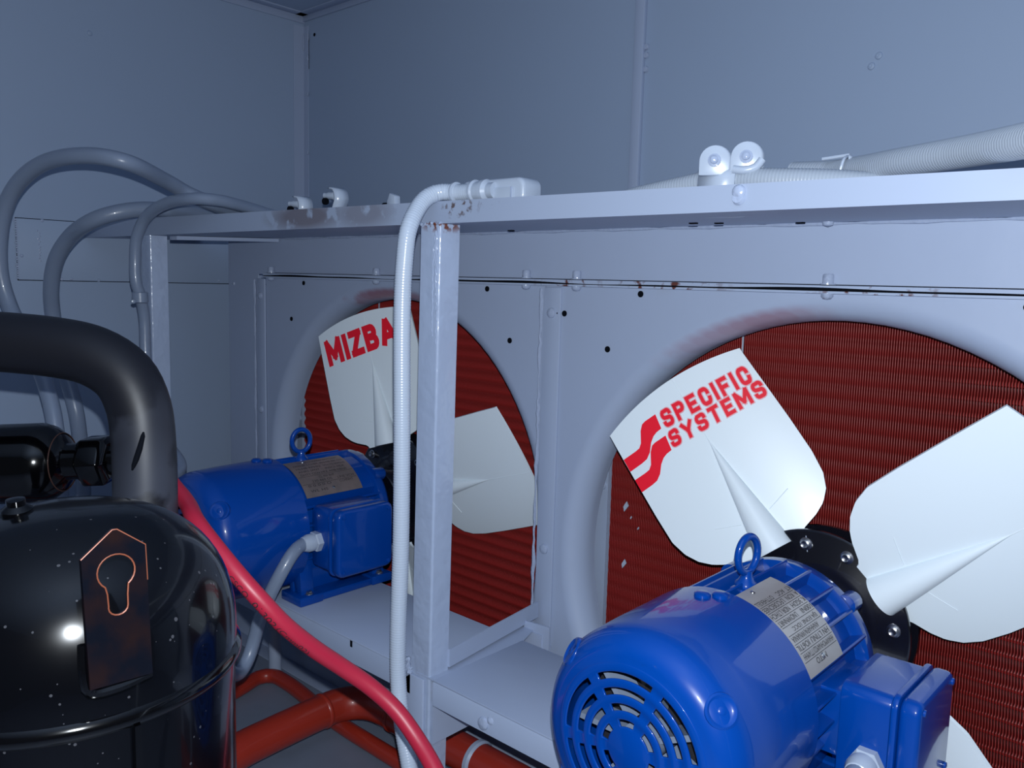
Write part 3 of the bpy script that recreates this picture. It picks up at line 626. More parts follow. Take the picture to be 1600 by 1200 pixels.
def surf_h(r, s):
    h = 0.010*(1 - (s/0.12)**2)
    cr = rib_r(r); s0 = s - 0.004
    if abs(s0) < cr: h += 0.95*cr*math.sqrt(max(0.0, 1 - (s0/cr)**2))
    return h
def blade_frame(c, A, y0, ph=20):
    A = math.radians(A); ph = math.radians(ph)
    er = Vector((math.cos(A), 0, math.sin(A))); et = Vector((math.sin(A), 0, -math.cos(A)))
    et = et*math.cos(ph) + Vector((0, 1, 0))*math.sin(ph); nn = er.cross(et)
    if nn.y > 0: nn = -nn
    o = Vector((c[0], y0, c[1]))
    return lambda r, s, h=0.0: o + er*r + et*s + nn*h
def arc(cx, cy, rx, ry, a0, a1, n=6): return [(cx + rx*math.cos(math.radians(a0+(a1-a0)*k/n)), cy + ry*math.sin(math.radians(a0+(a1-a0)*k/n))) for k in range(n+1)]
WID = {'I': 0.24, 'M': 0.98, 'S': 0.74, 'F': 0.66, 'E': 0.68, 'A': 0.84, 'Y': 0.82, 'T': 0.74}
S_ = [(1, 0.80)] + arc(0.72, 0.82, 0.28, 0.18, 0, 90)[1:] + arc(0.28, 0.76, 0.28, 0.24, 90, 240)[1:] + [(0.5, 0.5)] + arc(0.72, 0.25, 0.28, 0.25, 60, -90) + arc(0.28, 0.18, 0.28, 0.18, -90, -180)
C_ = [(1, 0.72), (1, 0.78)] + arc(0.68, 0.70, 0.32, 0.30, 20, 90)[1:] + arc(0.32, 0.70, 0.32, 0.30, 90, 180) + arc(0.32, 0.30, 0.32, 0.30, 180, 270) + arc(0.68, 0.30, 0.32, 0.30, 270, 340) + [(1, 0.28)]
GLYPH = {'S': [S_], 'C': [C_], 'P': [[(0, 0), (0, 1)], [(0, 1), (0.62, 1)] + arc(0.66, 0.74, 0.34, 0.26, 80, -80) + [(0.62, 0.48), (0, 0.48)]], 'E': [[(0, 0), (0, 1)], [(0, 1), (1, 1)], [(0, 0.5), (0.86, 0.5)], [(0, 0), (1, 0)]],
 'F': [[(0, 0), (0, 1)], [(0, 1), (1, 1)], [(0, 0.48), (0.82, 0.48)]], 'I': [[(0.5, 0), (0.5, 1)]], 'Y': [[(0, 1), (0.5, 0.45)], [(1, 1), (0.5, 0.45)], [(0.5, 0.45), (0.5, 0)]], 'T': [[(0, 1), (1, 1)], [(0.5, 1), (0.5, 0)]],
 'M': [[(0, 0), (0, 1)], [(0.04, 1), (0.5, 0.25)], [(0.96, 1), (0.5, 0.25)], [(1, 0), (1, 1)]], 'Z': [[(0, 1), (1, 1)], [(0.96, 0.96), (0.04, 0.04)], [(0, 0), (1, 0)]],
 'B': [[(0, 0), (0, 1)], [(0, 1), (0.6, 1)] + arc(0.64, 0.77, 0.30, 0.23, 80, -80) + [(0.6, 0.54), (0, 0.54)], [(0.6, 0.5)] + arc(0.68, 0.25, 0.32, 0.25, 80, -80) + [(0.6, 0), (0, 0)]],
 'A': [[(0, 0), (0.44, 1)], [(1, 0), (0.56, 1)], [(0.2, 0.28), (0.8, 0.28)]]}
def fan(c, y0, A0, label, printed):
    t = thing('axial_fan', label, 'fan', (c[0], y0, c[1])); O = tuple(t.location)
    b = B()   # two clamping discs and the centre boss
    lathe(b, [(0.0, -0.050), (0.052, -0.050), (0.056, -0.046), (0.060, -0.014), (0.072, -0.010), (0.080, -0.010), (0.084, -0.007), (0.117, -0.006), (0.120, -0.004), (0.120, 0.000), (0.118, 0.001), (0.0, 0.001)], (c[0], y0, c[1]), (0, 1, 0), 72)
    lathe(b, [(0.0, 0.036), (0.119, 0.036), (0.119, 0.030), (0.0, 0.030)], (c[0], y0, c[1]), (0, 1, 0), 72)
    lathe(b, [(0.100, 0.001), (0.092, 0.015), (0.100, 0.030)], (c[0], y0, c[1]), (0, 1, 0), 48, cap=False)
    hub = obj('hub', b, 'hub', t, org=O)
    for k in range(8):
        a = math.radians(A0 + 22.5 + 45*k - (7 if k % 2 else -7)); r = 0.1015
        b = B(); lathe(b, [(0.0085, 0), (0.0085, 0.0015), (0.0062, 0.002), (0.0062, 0.006), (0.0045, 0.0068), (0.002, 0.0055), (0, 0.0055)], (c[0]+r*math.cos(a), y0-0.006, c[1]+r*math.sin(a)), (0, -1, 0), 14); obj('hub_bolt', b, 'steel', hub, org=O)
    a = math.radians(A0-30); d = Vector((math.cos(a), 0, math.sin(a))); q = Vector((-d.z, 0, d.x))
    b = B(); base = Vector((c[0], y0-0.0068, c[1])); v = [b.verts.new(base + d*r + q*s) for r, s in ((0.088, -0.0006), (0.112, -0.0006), (0.112, 0.0006), (0.088, 0.0006))]; b.faces.new(v); obj('balance_mark', b, 'fitting', hub, org=O, smooth=False)
    NR, NS = 64, 60; first = None
    for k in range(4):
        A = A0 - 90*k; fn = blade_frame(c, A, y0)
        b = B(); g = []
        for i in range(NR+1):
            v = i/NR; r_n = 0.100 + (0.345-0.100)*v; row = []
            s0, s1 = sL_(r_n), sR_(r_n)
            cr = rib_r(r_n); n1, n2 = 16, 28
            for j in range(NS+1):
                if j <= n1: s = s0 + (0.004-cr-s0)*j/n1
                elif j <= n1+n2: s = 0.004 - cr*math.cos(pi*(j-n1)/n2)
                else: s = 0.004 + cr + (s1-0.004-cr)*(j-n1-n2)/(NS-n1-n2)
                r = r_n if v <= 0.5 else r_n + (tip_r(s)-0.345)*((v-0.5)/0.5)
                row.append((r, s))
            g.append(row)
        F1 = [[b.verts.new(fn(r, s, surf_h(r, s))) for r, s in row] for row in g]
        def back(r, s): return 0.010*(1-(s/0.12)**2) - 0.0045
        F2 = [[b.verts.new(fn(r, s, back(r, s))) for r, s in row] for row in g]
        for i in range(NR):
            for j in range(NS):
                b.faces.new((F1[i][j], F1[i][j+1], F1[i+1][j+1], F1[i+1][j])); b.faces.new((F2[i][j], F2[i+1][j], F2[i+1][j+1], F2[i][j+1]))
        for i in range(NR):
            b.faces.new((F1[i][0], F1[i+1][0], F2[i+1][0], F2[i][0])); b.faces.new((F1[i][NS], F2[i][NS], F2[i+1][NS], F1[i+1][NS]))
        for j in range(NS):
            b.faces.new((F1[0][j], F2[0][j], F2[0][j+1], F1[0][j+1])); b.faces.new((F1[NR][j], F1[NR][j+1], F2[NR][j+1], F2[NR][j]))
        bl = obj('blade', b, 'blade', t, org=O, angle=60)
        b = B()
        for sg in (-1, 1):
            P_ = [(0.150+0.012*(q/8), sg*(0.022+0.035*q/8)+0.004) for q in range(9)]
            tube(b, [fn(r, s_, surf_h(r, s_)) for r, s_ in P_], 0.0006, 6)
        o_ = obj('moulding_line', b, 'blade', bl, org=O)
        if k == 0: first = (bl, fn)
    bl, fn = first
    def put(txt, quad, wgt, m='red_print', lift=0.0007, aspect=1.0, gap=0.20):
        """bold block letters drawn as broad strokes; quad: (r, s) of base start, base end, top start, top end"""
        (r0, s0), (r1, s1), (r2, s2), (r3, s3) = quad
        widths = [WID.get(ch, 0.72) for ch in txt]; tot = sum(widths) + gap*(len(txt)-1); x = 0.0; b = B()
        def pos(a, v_):
            u_ = a/tot; s = (s0*(1-u_)+s1*u_)*(1-v_) + (s2*(1-u_)+s3*u_)*v_; r = (r0*(1-u_)+r1*u_)*(1-v_) + (r2*(1-u_)+r3*u_)*v_
            return fn(r, s, surf_h(r, s)+lift)
        for ch, wd in zip(txt, widths):
            for pl in GLYPH[ch]:
                P2 = [Vector((px*(wd-0.24)+0.12, py*0.76+0.12)) for px, py in pl]; h = wgt/2; Lf, Rt = [], []
                for i in range(len(P2)):
                    d1 = (P2[i]-P2[i-1]).normalized() if i > 0 else (P2[1]-P2[0]).normalized(); d2 = (P2[i+1]-P2[i]).normalized() if i < len(P2)-1 else d1
                    q = (d1+d2).normalized() if (d1+d2).length > 1e-3 else d1; nn_ = Vector((-q.y, q.x)); k_ = h/max(0.45, nn_.dot(Vector((-d1.y, d1.x))))
                    e = Vector((0, 0))
                    if i == 0: e = -d1*(h if ch not in 'MZIETFYP' else h)*0.98
                    if i == len(P2)-1: e = d1*h*0.98
                    Lf.append(P2[i]+nn_*k_+e); Rt.append(P2[i]-nn_*k_+e)
                A = [b.verts.new(pos(x+p.x, p.y)) for p in Lf]; Bv = [b.verts.new(pos(x+p.x, p.y)) for p in Rt]
                for i in range(len(P2)-1): b.faces.new((A[i], A[i+1], Bv[i+1], Bv[i]))
            x += wd + gap
        return obj('lettering', b, m, bl, org=O, smooth=False)
    if printed == 'specific':
        q1 = ((0.3185, -0.040), (0.3105, 0.100), (0.3455, -0.037), (0.3385, 0.101)); q2 = ((0.2885, -0.046), (0.2845, 0.107), (0.3135, -0.042), (0.3100, 0.108))
        for t_, q in (('SPECIFIC', q1), ('SYSTEMS', q2)):
            put(t_, q, 0.33, 'halo', 0.0003); put(t_, q, 0.215, lift=0.0012)
        def band(pts, m, lift, name='logo_band'):
            b = B(); P = [Vector((s, r, 0)) for r, s in pts]; 
            vs_ = [b.verts.new(fn(r, s, surf_h(r, s)+lift)) for r, s in pts]; h = len(vs_)//2
            for i in range(h-1): b.faces.new((vs_[i], vs_[i+1], vs_[len(vs_)-2-i], vs_[len(vs_)-1-i]))
            o = obj(name, b, m, bl, org=O, smooth=False)
        def zband(dr, ds, s_end):
            # top edge right-to-left, then bottom edge left-to-right
            top = [(0.345, -0.043), (0.3445, -0.062), (0.343, -0.068), (0.336, -0.075), (0.3205, -0.084), (0.3155, -0.090), (0.3145, -0.098), (0.3140, -0.1205)]
            bot = [(0.2935, -0.1205), (0.2945, -0.098), (0.2960, -0.088), (0.3020, -0.079), (0.3130, -0.070), (0.3190, -0.062), (0.3215, -0.055), (0.3225, -0.046)]
            return [(r+dr, min(s+ds, 9) if s > -0.12 else s) for r, s in top] + [(r+dr, s+ds if s > -0.12 else s) for r, s in bot]
        band(zband(0, 0, 0), 'red_print', 0.0007); band(zband(-0.0345, -0.003, 0), 'red_print', 0.0007)
    else:
        put('MIZBA', ((0.2860, -0.104), (0.2995, 0.073), (0.3400, -0.108), (0.3520, 0.068)), 0.27, gap=0.14, lift=0.001)
    return t
fan(CL, 0.030, 107.5, 'white-bladed fan with red MIZBA lettering behind the left motor', 'mizba')
fan(CR, 0.010, 129.0, 'white-bladed fan with red SPECIFIC SYSTEMS lettering behind the right motor', 'specific')

# ------------------------------------------------------------ conduits and hoses
def hose(name, pts, r, m, label, cat='conduit', rib=0.0, pitch=0.0036, group=None):
    t = thing(name, label, cat, pts[0]); O = tuple(t.location)
    P = spline(pts); b = B()
    if rib:
        P = resample(P, pitch/3); tube(b, P, r, 16, radf=lambda i: r + (rib if i % 3 == 0 else (-rib if i % 3 == 2 else 0)))
    else: tube(b, P, r, 18)
    obj('tubing' if cat == 'conduit' else 'jacket', b, m, t, org=O, angle=80)
    return t
white = [(-0.785, -0.262, 0.116), (-0.818, -0.265, 0.116), (-0.838, -0.275, 0.117), (-0.846, -0.292, 0.110), (-0.846, -0.31, 0.093), (-0.841, -0.33, 0.063), (-0.842, -0.335, 0.022), (-0.845, -0.335, -0.027), (-0.845, -0.335, -0.103), (-0.843, -0.335, -0.222), (-0.843, -0.335, -0.354), (-0.847, -0.335, -0.473), (-0.846, -0.335, -0.546), (-0.831, -0.34, -0.604), (-0.808, -0.345, -0.658), (-0.786, -0.35, -0.719), (-0.77, -0.35, -0.80), (-0.76, -0.35, -0.866)]
t = hose('flexible_conduit', white, 0.0112, 'conduit_white', 'pale ribbed flexible conduit hanging in front of the centre post', rib=0.00024)
O = tuple(t.location)
ax = Vector((1, 0.02, 0.0))
b = B(); lathe(b, [(0.0115, 0), (0.0140, 0.001), (0.0140, 0.004), (0.0115, 0.005)], (-0.822, -0.266, 0.116), ax, 28); obj('collar', b, 'fitting', t, org=O)
b = B(); lathe(b, [(0.0115, -0.004), (0.0150, -0.003), (0.0155, 0.002), (0.0130, 0.004), (0.0130, 0.014), (0.0150, 0.016), (0.0150, 0.022), (0.0105, 0.026), (0.0105, 0.036)], (-0.788, -0.262, 0.116), ax, 28); obj('coupling', b, 'fitting', t, org=O)
P = white[3]
t = thing('junction_fitting', 'pale rounded conduit junction fitting lying on top of the beam near the centre post', 'fitting', (-0.755, -0.25, 0.0785)); O = tuple(t.location)
b = B()
prism(b, round_rect(0.112, 0.034, 0.012, 6), lambda x, z, y: (-0.760+x, y, 0.114+z), -0.262, -0.225); obj('housing', b, 'fitting', t, org=O, bevel=0.005, bseg=3)
b = B(); prism(b, round_rect(0.064, 0.020, 0.003, 3), lambda x, z, y: (-0.752+x, y, 0.109+z), -0.2650, -0.2618); obj('cover_plate', b, 'fitting', t, org=O, bevel=0.001)
b = B(); box(b, -0.7225, -0.7205, -0.2662, -0.2645, 0.098, 0.119); obj('cover_edge', b, 'seal', t, org=O)
b = B(); pts = spline([(-0.700, -0.245, 0.098), (-0.66, -0.24, 0.0945), (-0.60, -0.235, 0.0905), (-0.5, -0.23, 0.0895)]); tube(b, pts, 0.0108, 16); obj('outlet_tubing', b, 'conduit_white', t, org=O, angle=80)

hA = [(-1.10, -0.225, 0.094), (-1.246, -0.235, 0.094), (-1.318, -0.24, 0.097), (-1.394, -0.245, 0.107), (-1.476, -0.25, 0.127), (-1.525, -0.28, 0.148), (-1.511, -0.33, 0.166), (-1.46, -0.42, 0.184), (-1.517, -0.47, 0.194), (-1.622, -0.5, 0.184), (-1.703, -0.52, 0.144), (-1.748, -0.53, 0.082), (-1.767, -0.53, 0.0), (-1.759, -0.52, -0.065), (-1.709, -0.51, -0.128), (-1.64, -0.5, -0.215), (-1.60, -0.5, -0.32), (-1.60, -0.5, -0.55), (-1.60, -0.5, -0.866)]
hose('conduit_loop', hA, 0.0140, 'conduit', 'thick grey conduit in the tallest loop at the far left above the dark pipe')
hB = [(-1.15, -0.195, 0.096), (-1.258, -0.195, 0.096), (-1.362, -0.2, 0.097), (-1.464, -0.205, 0.101), (-1.557, -0.22, 0.113), (-1.654, -0.25, 0.125), (-1.663, -0.31, 0.123), (-1.676, -0.36, 0.111), (-1.707, -0.39, 0.094), (-1.778, -0.4, 0.067), (-1.828, -0.41, 0.023), (-1.862, -0.41, -0.036), (-1.884, -0.4, -0.103), (-1.872, -0.39, -0.196), (-1.833, -0.38, -0.301), (-1.867, -0.36, -0.461), (-1.879, -0.36, -0.592), (-1.88, -0.36, -0.866)]
hose('conduit_loop', hB, 0.0152, 'conduit', 'thick grey conduit in the middle loop, low arch left of the slim clamped conduit')
hC = [(-1.05, -0.262, 0.090), (-1.169, -0.262, 0.090), (-1.262, -0.262, 0.100), (-1.322, -0.262, 0.112), (-1.381, -0.265, 0.124), (-1.42, -0.28, 0.132), (-1.456, -0.31, 0.134), (-1.534, -0.32, 0.128), (-1.603, -0.325, 0.107), (-1.638, -0.33, 0.069), (-1.649, -0.33, 0.026), (-1.648, -0.33, -0.017), (-1.651, -0.32, -0.048), (-1.660, -0.31, -0.093), (-1.658, -0.31, -0.169), (-1.635, -0.31, -0.257), (-1.578, -0.31, -0.326), (-1.481, -0.33, -0.362), (-1.41, -0.43, -0.385), (-1.38, -0.46, -0.50), (-1.37, -0.45, -0.7), (-1.37, -0.43, -0.866)]
t = hose('conduit_loop', hC, 0.0108, 'conduit', 'slim grey conduit in the lowest loop dropping beside the far left post')
b = B(); lathe(b, [(0.0125, 0), (0.0150, 0.002), (0.0150, 0.020), (0.0125, 0.022)], (-1.651, -0.3215, -0.037), (0, 0.02, -1), 24); lathe(b, [(0.004, 0), (0.004, 0.008), (0, 0.009)], (-1.648, -0.337, -0.056), (1, -0.3, 0), 8); obj('clamp', b, 'conduit', t, org=tuple(t.location))
hM = [(-1.157, -0.270, -0.441), (-1.157, -0.285, -0.442), (-1.150, -0.305, -0.450), (-1.150, -0.325, -0.475), (-1.163, -0.340, -0.515), (-1.180, -0.348, -0.558), (-1.190, -0.353, -0.596), (-1.188, -0.365, -0.622), (-1.178, -0.385, -0.635), (-1.16, -0.41, -0.622), (-1.137, -0.445, -0.58), (-1.10, -0.50, -0.53), (-1.06, -0.56, -0.50)]
hose('motor_conduit', hM, 0.0112, 'conduit', 'short pale grey conduit curving down from the gland of the left motor')
hN = [(-0.260, -0.237, -0.471), (-0.260, -0.262, -0.474), (-0.260, -0.295, -0.50), (-0.262, -0.315, -0.56), (-0.26, -0.32, -0.65), (-0.26, -0.32, -0.866)]
hose('motor_conduit', hN, 0.0112, 'conduit', 'short pale grey conduit curving down from the gland of the right motor')
c1 = [(-0.68, -0.200, 0.096), (-0.61, -0.2, 0.099), (-0.573, -0.2, 0.105), (-0.521, -0.2, 0.112), (-0.473, -0.2, 0.117), (-0.413, -0.2, 0.1145), (-0.348, -0.19, 0.110), (-0.301, -0.18, 0.104), (-0.253, -0.17, 0.0975), (-0.1, -0.16, 0.0965), (0.1, -0.16, 0.0965), (0.6, -0.16, 0.0965)]
t = hose('flexible_conduit', c1, 0.0128, 'conduit_ribbed', 'pale ribbed flexible conduit arched on the beam under the double clamp', rib=0.00028)
c2 = [(-0.421, -0.12, 0.130), (-0.373, -0.13, 0.127), (-0.328, -0.16, 0.125), (-0.287, -0.19, 0.124), (-0.217, -0.24, 0.122), (-0.157, -0.3, 0.118), (-0.087, -0.38, 0.113), (0.0, -0.47, 0.10), (0.1, -0.55, 0.05), (0.15, -0.6, -0.3), (0.15, -0.6, -0.866)]
t = hose('flexible_conduit', c2, 0.0138, 'conduit_ribbed', 'fat pale ribbed flexible conduit leaving the beam at the right side of the picture', rib=0.00028)
b = B(); tube(b, spline([(-0.352, -0.130, 0.141), (-0.351, -0.140, 0.142), (-0.348, -0.163, 0.136), (-0.351, -0.166, 0.120)], 0.004), 0.0016, 8); tube(b, [Vector((-0.378, -0.146, 0.1405)), Vector((-0.349, -0.146, 0.1425))], 0.0018, 8); lathe(b, [(0.003, 0), (0, 0.004)], (-0.345, -0.156, 0.138), (1, 0, 0), 8)
obj('cable_tie', b, 'fitting', t, org=tuple(t.location))

# double clamp and small clamps on the beam
def saddle(name, label, x, y, r, z, two=True):
    t = thing(name, label, 'clamp', (x, y, 0.0785)); O = tuple(t.location)
    b = B(); w_ = 0.044
    pts = []
    for k in range(17):
        a = pi*k/16; pts.append((y - (r+0.002)*math.cos(a), z + (r+0.002)*math.sin(a)))
    pts = [(y-(r+0.002), 0.0785)] + pts + [(y+(r+0.002), 0.0785)]
    V = [[b.verts.new((xx, yy, zz)) for yy, zz in pts] for xx in (x-w_/2, x+w_/2)]
    for i in range(len(pts)-1): b.faces.new((V[0][i], V[0][i+1], V[1][i+1], V[1][i]))
    o = obj('strap', b, 'fitting', t, org=O, angle=60); sd = o.modifiers.new('sheet', 'SOLIDIFY'); sd.thickness = 0.003
    return t, O
t, O = saddle('conduit_clamp', 'pale double-eared conduit clamp with two screws on top of the beam at right', -0.466, -0.2, 0.0136, 0.1165)
for (ex, ey, ez) in ((-0.467, -0.218, 0.1370), (-0.436, -0.206, 0.1400)):
    b = B(); rr = 0.0165
    out = [(rr*math.cos(pi*k/14), rr*math.sin(pi*k/14)) for k in range(15)] + [(-rr, -0.016), (rr, -0.016)]
    prism(b, out, lambda u_, v_, q: (ex+u_*0.9, ey+u_*0.45+q, ez+v_), 0, 0.006); ear = obj('ear', b, 'fitting', t, org=O, bevel=0.0015)
    b = B(); lathe(b, [(0.0070, 0), (0.0070, 0.002), (0.0045, 0.003), (0.0045, 0.006), (0.003, 0.0075), (0, 0.008)], (ex, ey, ez), (0.4, -1, 0.1), 16); obj('screw', b, 'seal', t, org=O)
b = B(); pts = spline([(-0.446, -0.214, 0.1265), (-0.434, -0.212, 0.1250), (-0.424, -0.207, 0.1280), (-0.419, -0.203, 0.136)], 0.004); tube(b, pts, 0.0045, 10); obj('hinge', b, 'fitting', t, org=O)
b = B(); lathe(b, [(0.007, 0), (0.0068, 0.003), (0.005, 0.005), (0, 0.006)], (-0.403, -0.2795, 0.0945), (0, -1, 0), 16); lathe(b, [(0.0075, 0), (0.006, 0.004), (0, 0.005)], (-0.403, -0.2795, 0.0885), (0, -1, 0.2), 14)
obj('beam_bolt', b, 'seal', fr, org=tuple(fr.location))
def stud_clamp(x, y, z, label):
    t = thing('conduit_clamp', label, 'clamp', (x, y, 0.0785)); O = tuple(t.location)
    b = B(); pts = spline([(x-0.030, y-0.012, 0.0800), (x-0.012, y-0.012, 0.0890), (x+0.000, y-0.012, z-0.014), (x+0.004, y-0.012, z-0.004), (x-0.001, y-0.012, z+0.008), (x-0.013, y-0.012, z+0.011)], 0.004)
    V = [[b.verts.new(p + Vector((0.004*k, 0.024*k, 0))) for p in pts] for k in (0, 1)]
    for i in range(len(pts)-1): b.faces.new((V[0][i], V[0][i+1], V[1][i+1], V[1][i]))
    o = obj('strap', b, 'fitting', t, org=O, angle=60); sd = o.modifiers.new('sheet', 'SOLIDIFY'); sd.thickness = 0.0028
    b = B(); lathe(b, [(0.0085, 0), (0.0085, 0.008), (0.0062, 0.009), (0.0062, 0.020), (0.0045, 0.024), (0.0045, 0.030)], (x+0.001, y, z), (-1, -0.25, 0.05), 12); obj('screw', b, 'fitting', t, org=O)
    b = B(); cyl(b, (x-0.024, y-0.006, z-0.008), (-1, -0.25, 0.05), 0.0055, 0.006, 12); obj('screw_recess', b, 'dark', t, org=O)
    return t
stud_clamp(-1.205, -0.245, 0.119, 'small grey conduit clamp with a screw, leftmost on the beam')
stud_clamp(-1.135, -0.225, 0.131, 'grey conduit clamp with a screw, second from the left on the beam')
t = thing('clamp_stub', 'small upright pale clamp tab on the beam left of the white hose bend', 'clamp', (-1.03, -0.2, 0.0785)); O = tuple(t.location)
b = B(); prism(b, [(-0.012, 0.0785), (0.012, 0.0785), (0.010, 0.128), (-0.003, 0.133), (-0.009, 0.120)], lambda x, z, y: (-1.03+x, y, z), -0.205, -0.193); obj('tab', b, 'fitting', t, org=O, bevel=0.002)
b = B(); cyl(b, (-1.044, -0.206, 0.113), (1, 0, 0), 0.005, 0.006, 10); obj('screw_recess', b, 'dark', t, org=O)

# ------------------------------------------------------------ red cable
rc = [(-0.98, -0.61, -0.866), (-0.98, -0.61, -0.60), (-0.980, -0.610, -0.45), (-0.982, -0.610, -0.32), (-0.975, -0.609, -0.262), (-0.946, -0.611, -0.237), (-0.904, -0.614, -0.246), (-0.868, -0.620, -0.2535), (-0.822, -0.634, -0.260), (-0.78, -0.633, -0.281), (-0.751, -0.625, -0.304), (-0.732, -0.611, -0.329), (-0.721, -0.592, -0.356), (-0.713, -0.563, -0.387), (-0.704, -0.533, -0.415), (-0.687, -0.507, -0.441), (-0.664, -0.49, -0.466), (-0.635, -0.483, -0.493), (-0.604, -0.485, -0.515), (-0.575, -0.491, -0.542), (-0.54, -0.50, -0.60), (-0.52, -0.51, -0.70), (-0.52, -0.52, -0.866)]
t = hose('red_cable', rc, 0.0093, 'red_cable', 'bright red rubber cable with black printing hanging across the picture', 'cable'); O = Vector(t.location)
SP = spline(rc, 0.004)
def on_cable(d0, l, side_ang):
    pass
# printed lettering follows the jacket
eye = Vector((0.0, -1.05, 0.0))
acc = [0.0]
for p, q in zip(SP, SP[1:]): acc.append(acc[-1] + (q-p).length)
def cab(s):
    i = max(0, min(len(acc)-2, int(np.searchsorted(acc, s))-1)); f = (s-acc[i])/max(1e-9, acc[i+1]-acc[i])
    return SP[i].lerp(SP[i+1], f), (SP[i+1]-SP[i]).normalized()
ref = min(range(len(SP)), key=lambda i: (SP[i]-Vector((-0.751, -0.625, -0.304))).length)
s_start = acc[ref]-0.006
for txt, s0, L, hh in (('CSCO', 0.0, 0.026, 0.0075), ('01302', 0.034, 0.032, 0.0075), ('(Cmm02)', 0.069, 0.045, 0.0075)):
    me, co = text_mesh(txt, 0.0)
    def f(u_, v_):
        p, d = cab(s_start + s0 + L*u_); n0 = Vector((0.72, -0.66, -0.2)).normalized(); n0 = (n0 - d*n0.dot(d)).normalized(); q = d.cross(n0)
        if q.z < 0: q = -q
        a = (v_-0.95)*hh/0.0094
        return p + (n0*math.cos(a) + q*math.sin(a))*0.0095 - O
    map_text(me, co, f); me.materials.clear(); o = mesh_obj('lettering', me, 'ink', None, smooth=False); o.parent = t

# ------------------------------------------------------------ red pipes on the floor
t = thing('red_pipe', 'thick red painted pipe with an elbow running low under the shelves', 'pipe', (-1.21, -0.4, ZF)); O = tuple(t.location)
b = B(); pts = spline([(-1.205, -0.95, -0.80), (-1.213, -0.6, -0.80), (-1.221, -0.403, -0.80), (-1.229, -0.328, -0.80), (-1.236, -0.20, -0.80), (-1.233, -0.145, -0.80), (-1.205, -0.110, -0.80), (-1.160, -0.098, -0.80), (-1.08, -0.098, -0.80), (-0.8, -0.098, -0.80), (0.0, -0.098, -0.80)], 0.012)
tube(b, pts, 0.0305, 32); obj('tube', b, 'red_pipe', t, org=O, angle=80)
for c, d in (((-1.2365, -0.185, -0.80), (0.02, -1, 0)), ((-1.13, -0.098, -0.80), (1, 0, 0))):
    b = B(); lathe(b, [(0.0305, -0.004), (0.0325, -0.001), (0.0325, 0.002), (0.0305, 0.005)], c, d, 36, cap=False); obj('joint_ring', b, 'red_pipe', t, org=O)
b = B(); lathe(b, [(0.031, 0), (0.0345, 0.003), (0.0345, 0.010), (0.031, 0.014)], (-0.925, -0.098, -0.80), (1, 0, 0), 36, cap=False); o = obj('worn_collar', b, 'paint', t, org=O)
t = thing('red_pipe', 'thin red painted pipe on the floor passing under the thick red pipe', 'pipe', (-1.4, -0.13, ZF)); O = tuple(t.location)
b = B(); pts = spline([(-1.42, -0.80, -0.852), (-1.46, -0.50, -0.852), (-1.49, -0.30, -0.852), (-1.512, -0.20, -0.852), (-1.530, -0.145, -0.852), (-1.515, -0.118, -0.852), (-1.475, -0.114, -0.852), (-1.41, -0.118, -0.852), (-1.276, -0.134, -0.852), (-1.086, -0.136, -0.852), (-0.6, -0.136, -0.852), (0.0, -0.136, -0.852)], 0.012)
tube(b, pts, 0.0150, 24); obj('tube', b, 'red_pipe', t, org=O, angle=80)
t = thing('pipe_stub', 'short upright grey pipe stub standing behind the bend of the thin red pipe', 'pipe', (-1.56, -0.09, ZF)); O = tuple(t.location)
b = B(); lathe(b, [(0.014, 0), (0.014, 0.12), (0.012, 0.122)], (-1.56, -0.085, ZF), (0, 0, 1), 20); obj('tube', b, 'paint', t, org=O)
b = B(); lathe(b, [(0.014, 0), (0.017, 0.004), (0.017, 0.012), (0.014, 0.014)], (-1.56, -0.085, ZF+0.10), (0, 0, 1), 20); obj('collar', b, 'paint', t, org=O)

# ------------------------------------------------------------ dark discharge pipe and filter drier
t = thing('suction_pipe', 'large sooty dark pipe bending down at the left over the black compressor', 'pipe', (-0.87, -0.665, ZF)); O = tuple(t.location)
b = B(); pts = spline([(-0.865, -0.668, ZF+0.001), (-0.868, -0.668, -0.6), (-0.872, -0.666, -0.323), (-0.879, -0.662, -0.235), (-0.884, -0.660, -0.185), (-0.891, -0.661, -0.143), (-0.906, -0.670, -0.110), (-0.932, -0.690, -0.090), (-0.965, -0.716, -0.082), (-1.011, -0.753, -0.078), (-1.07, -0.80, -0.076), (-1.30, -0.98, -0.072), (-1.6, -1.2, -0.07)], 0.008)
tube(b, pts, 0.0325, 36); obj('tube', b, 'pipe', t, org=O, angle=80)
b = B(); SC = [Vector(q) for q in ((-0.8515, -0.6745, -0.163), (-0.852, -0.675, -0.167), (-0.8535, -0.678, -0.180), (-0.8555, -0.681, -0.191), (-0.8575, -0.683, -0.198), (-0.859, -0.684, -0.203))]; tube(b, SC, 0.0015, 8, radf=lambda i: (0.0010, 0.0026, 0.0034, 0.0034, 0.0026, 0.0010)[i]*0.9); obj('scuff_mark', b, 'dark', t, org=O)
t = thing('filter_drier', 'black cylindrical filter drier behind the dark pipe at the far left', 'canister', (-1.045, -0.702, -0.225)); O = tuple(t.location)
ax = (Vector((-0.992, -0.652, -0.213)) - Vector((-1.153, -0.8, -0.227))).normalized(); c0 = Vector((-1.045, -0.702, -0.223))
b = B(); lathe(b, [(0.040, -0.40), (0.0465, -0.38), (0.0465, -0.004), (0.043, 0.006), (0.034, 0.018), (0.022, 0.026), (0.0215, 0.030), (0.0215, 0.060)], c0, ax, 48); obj('shell', b, 'black', t, org=O)
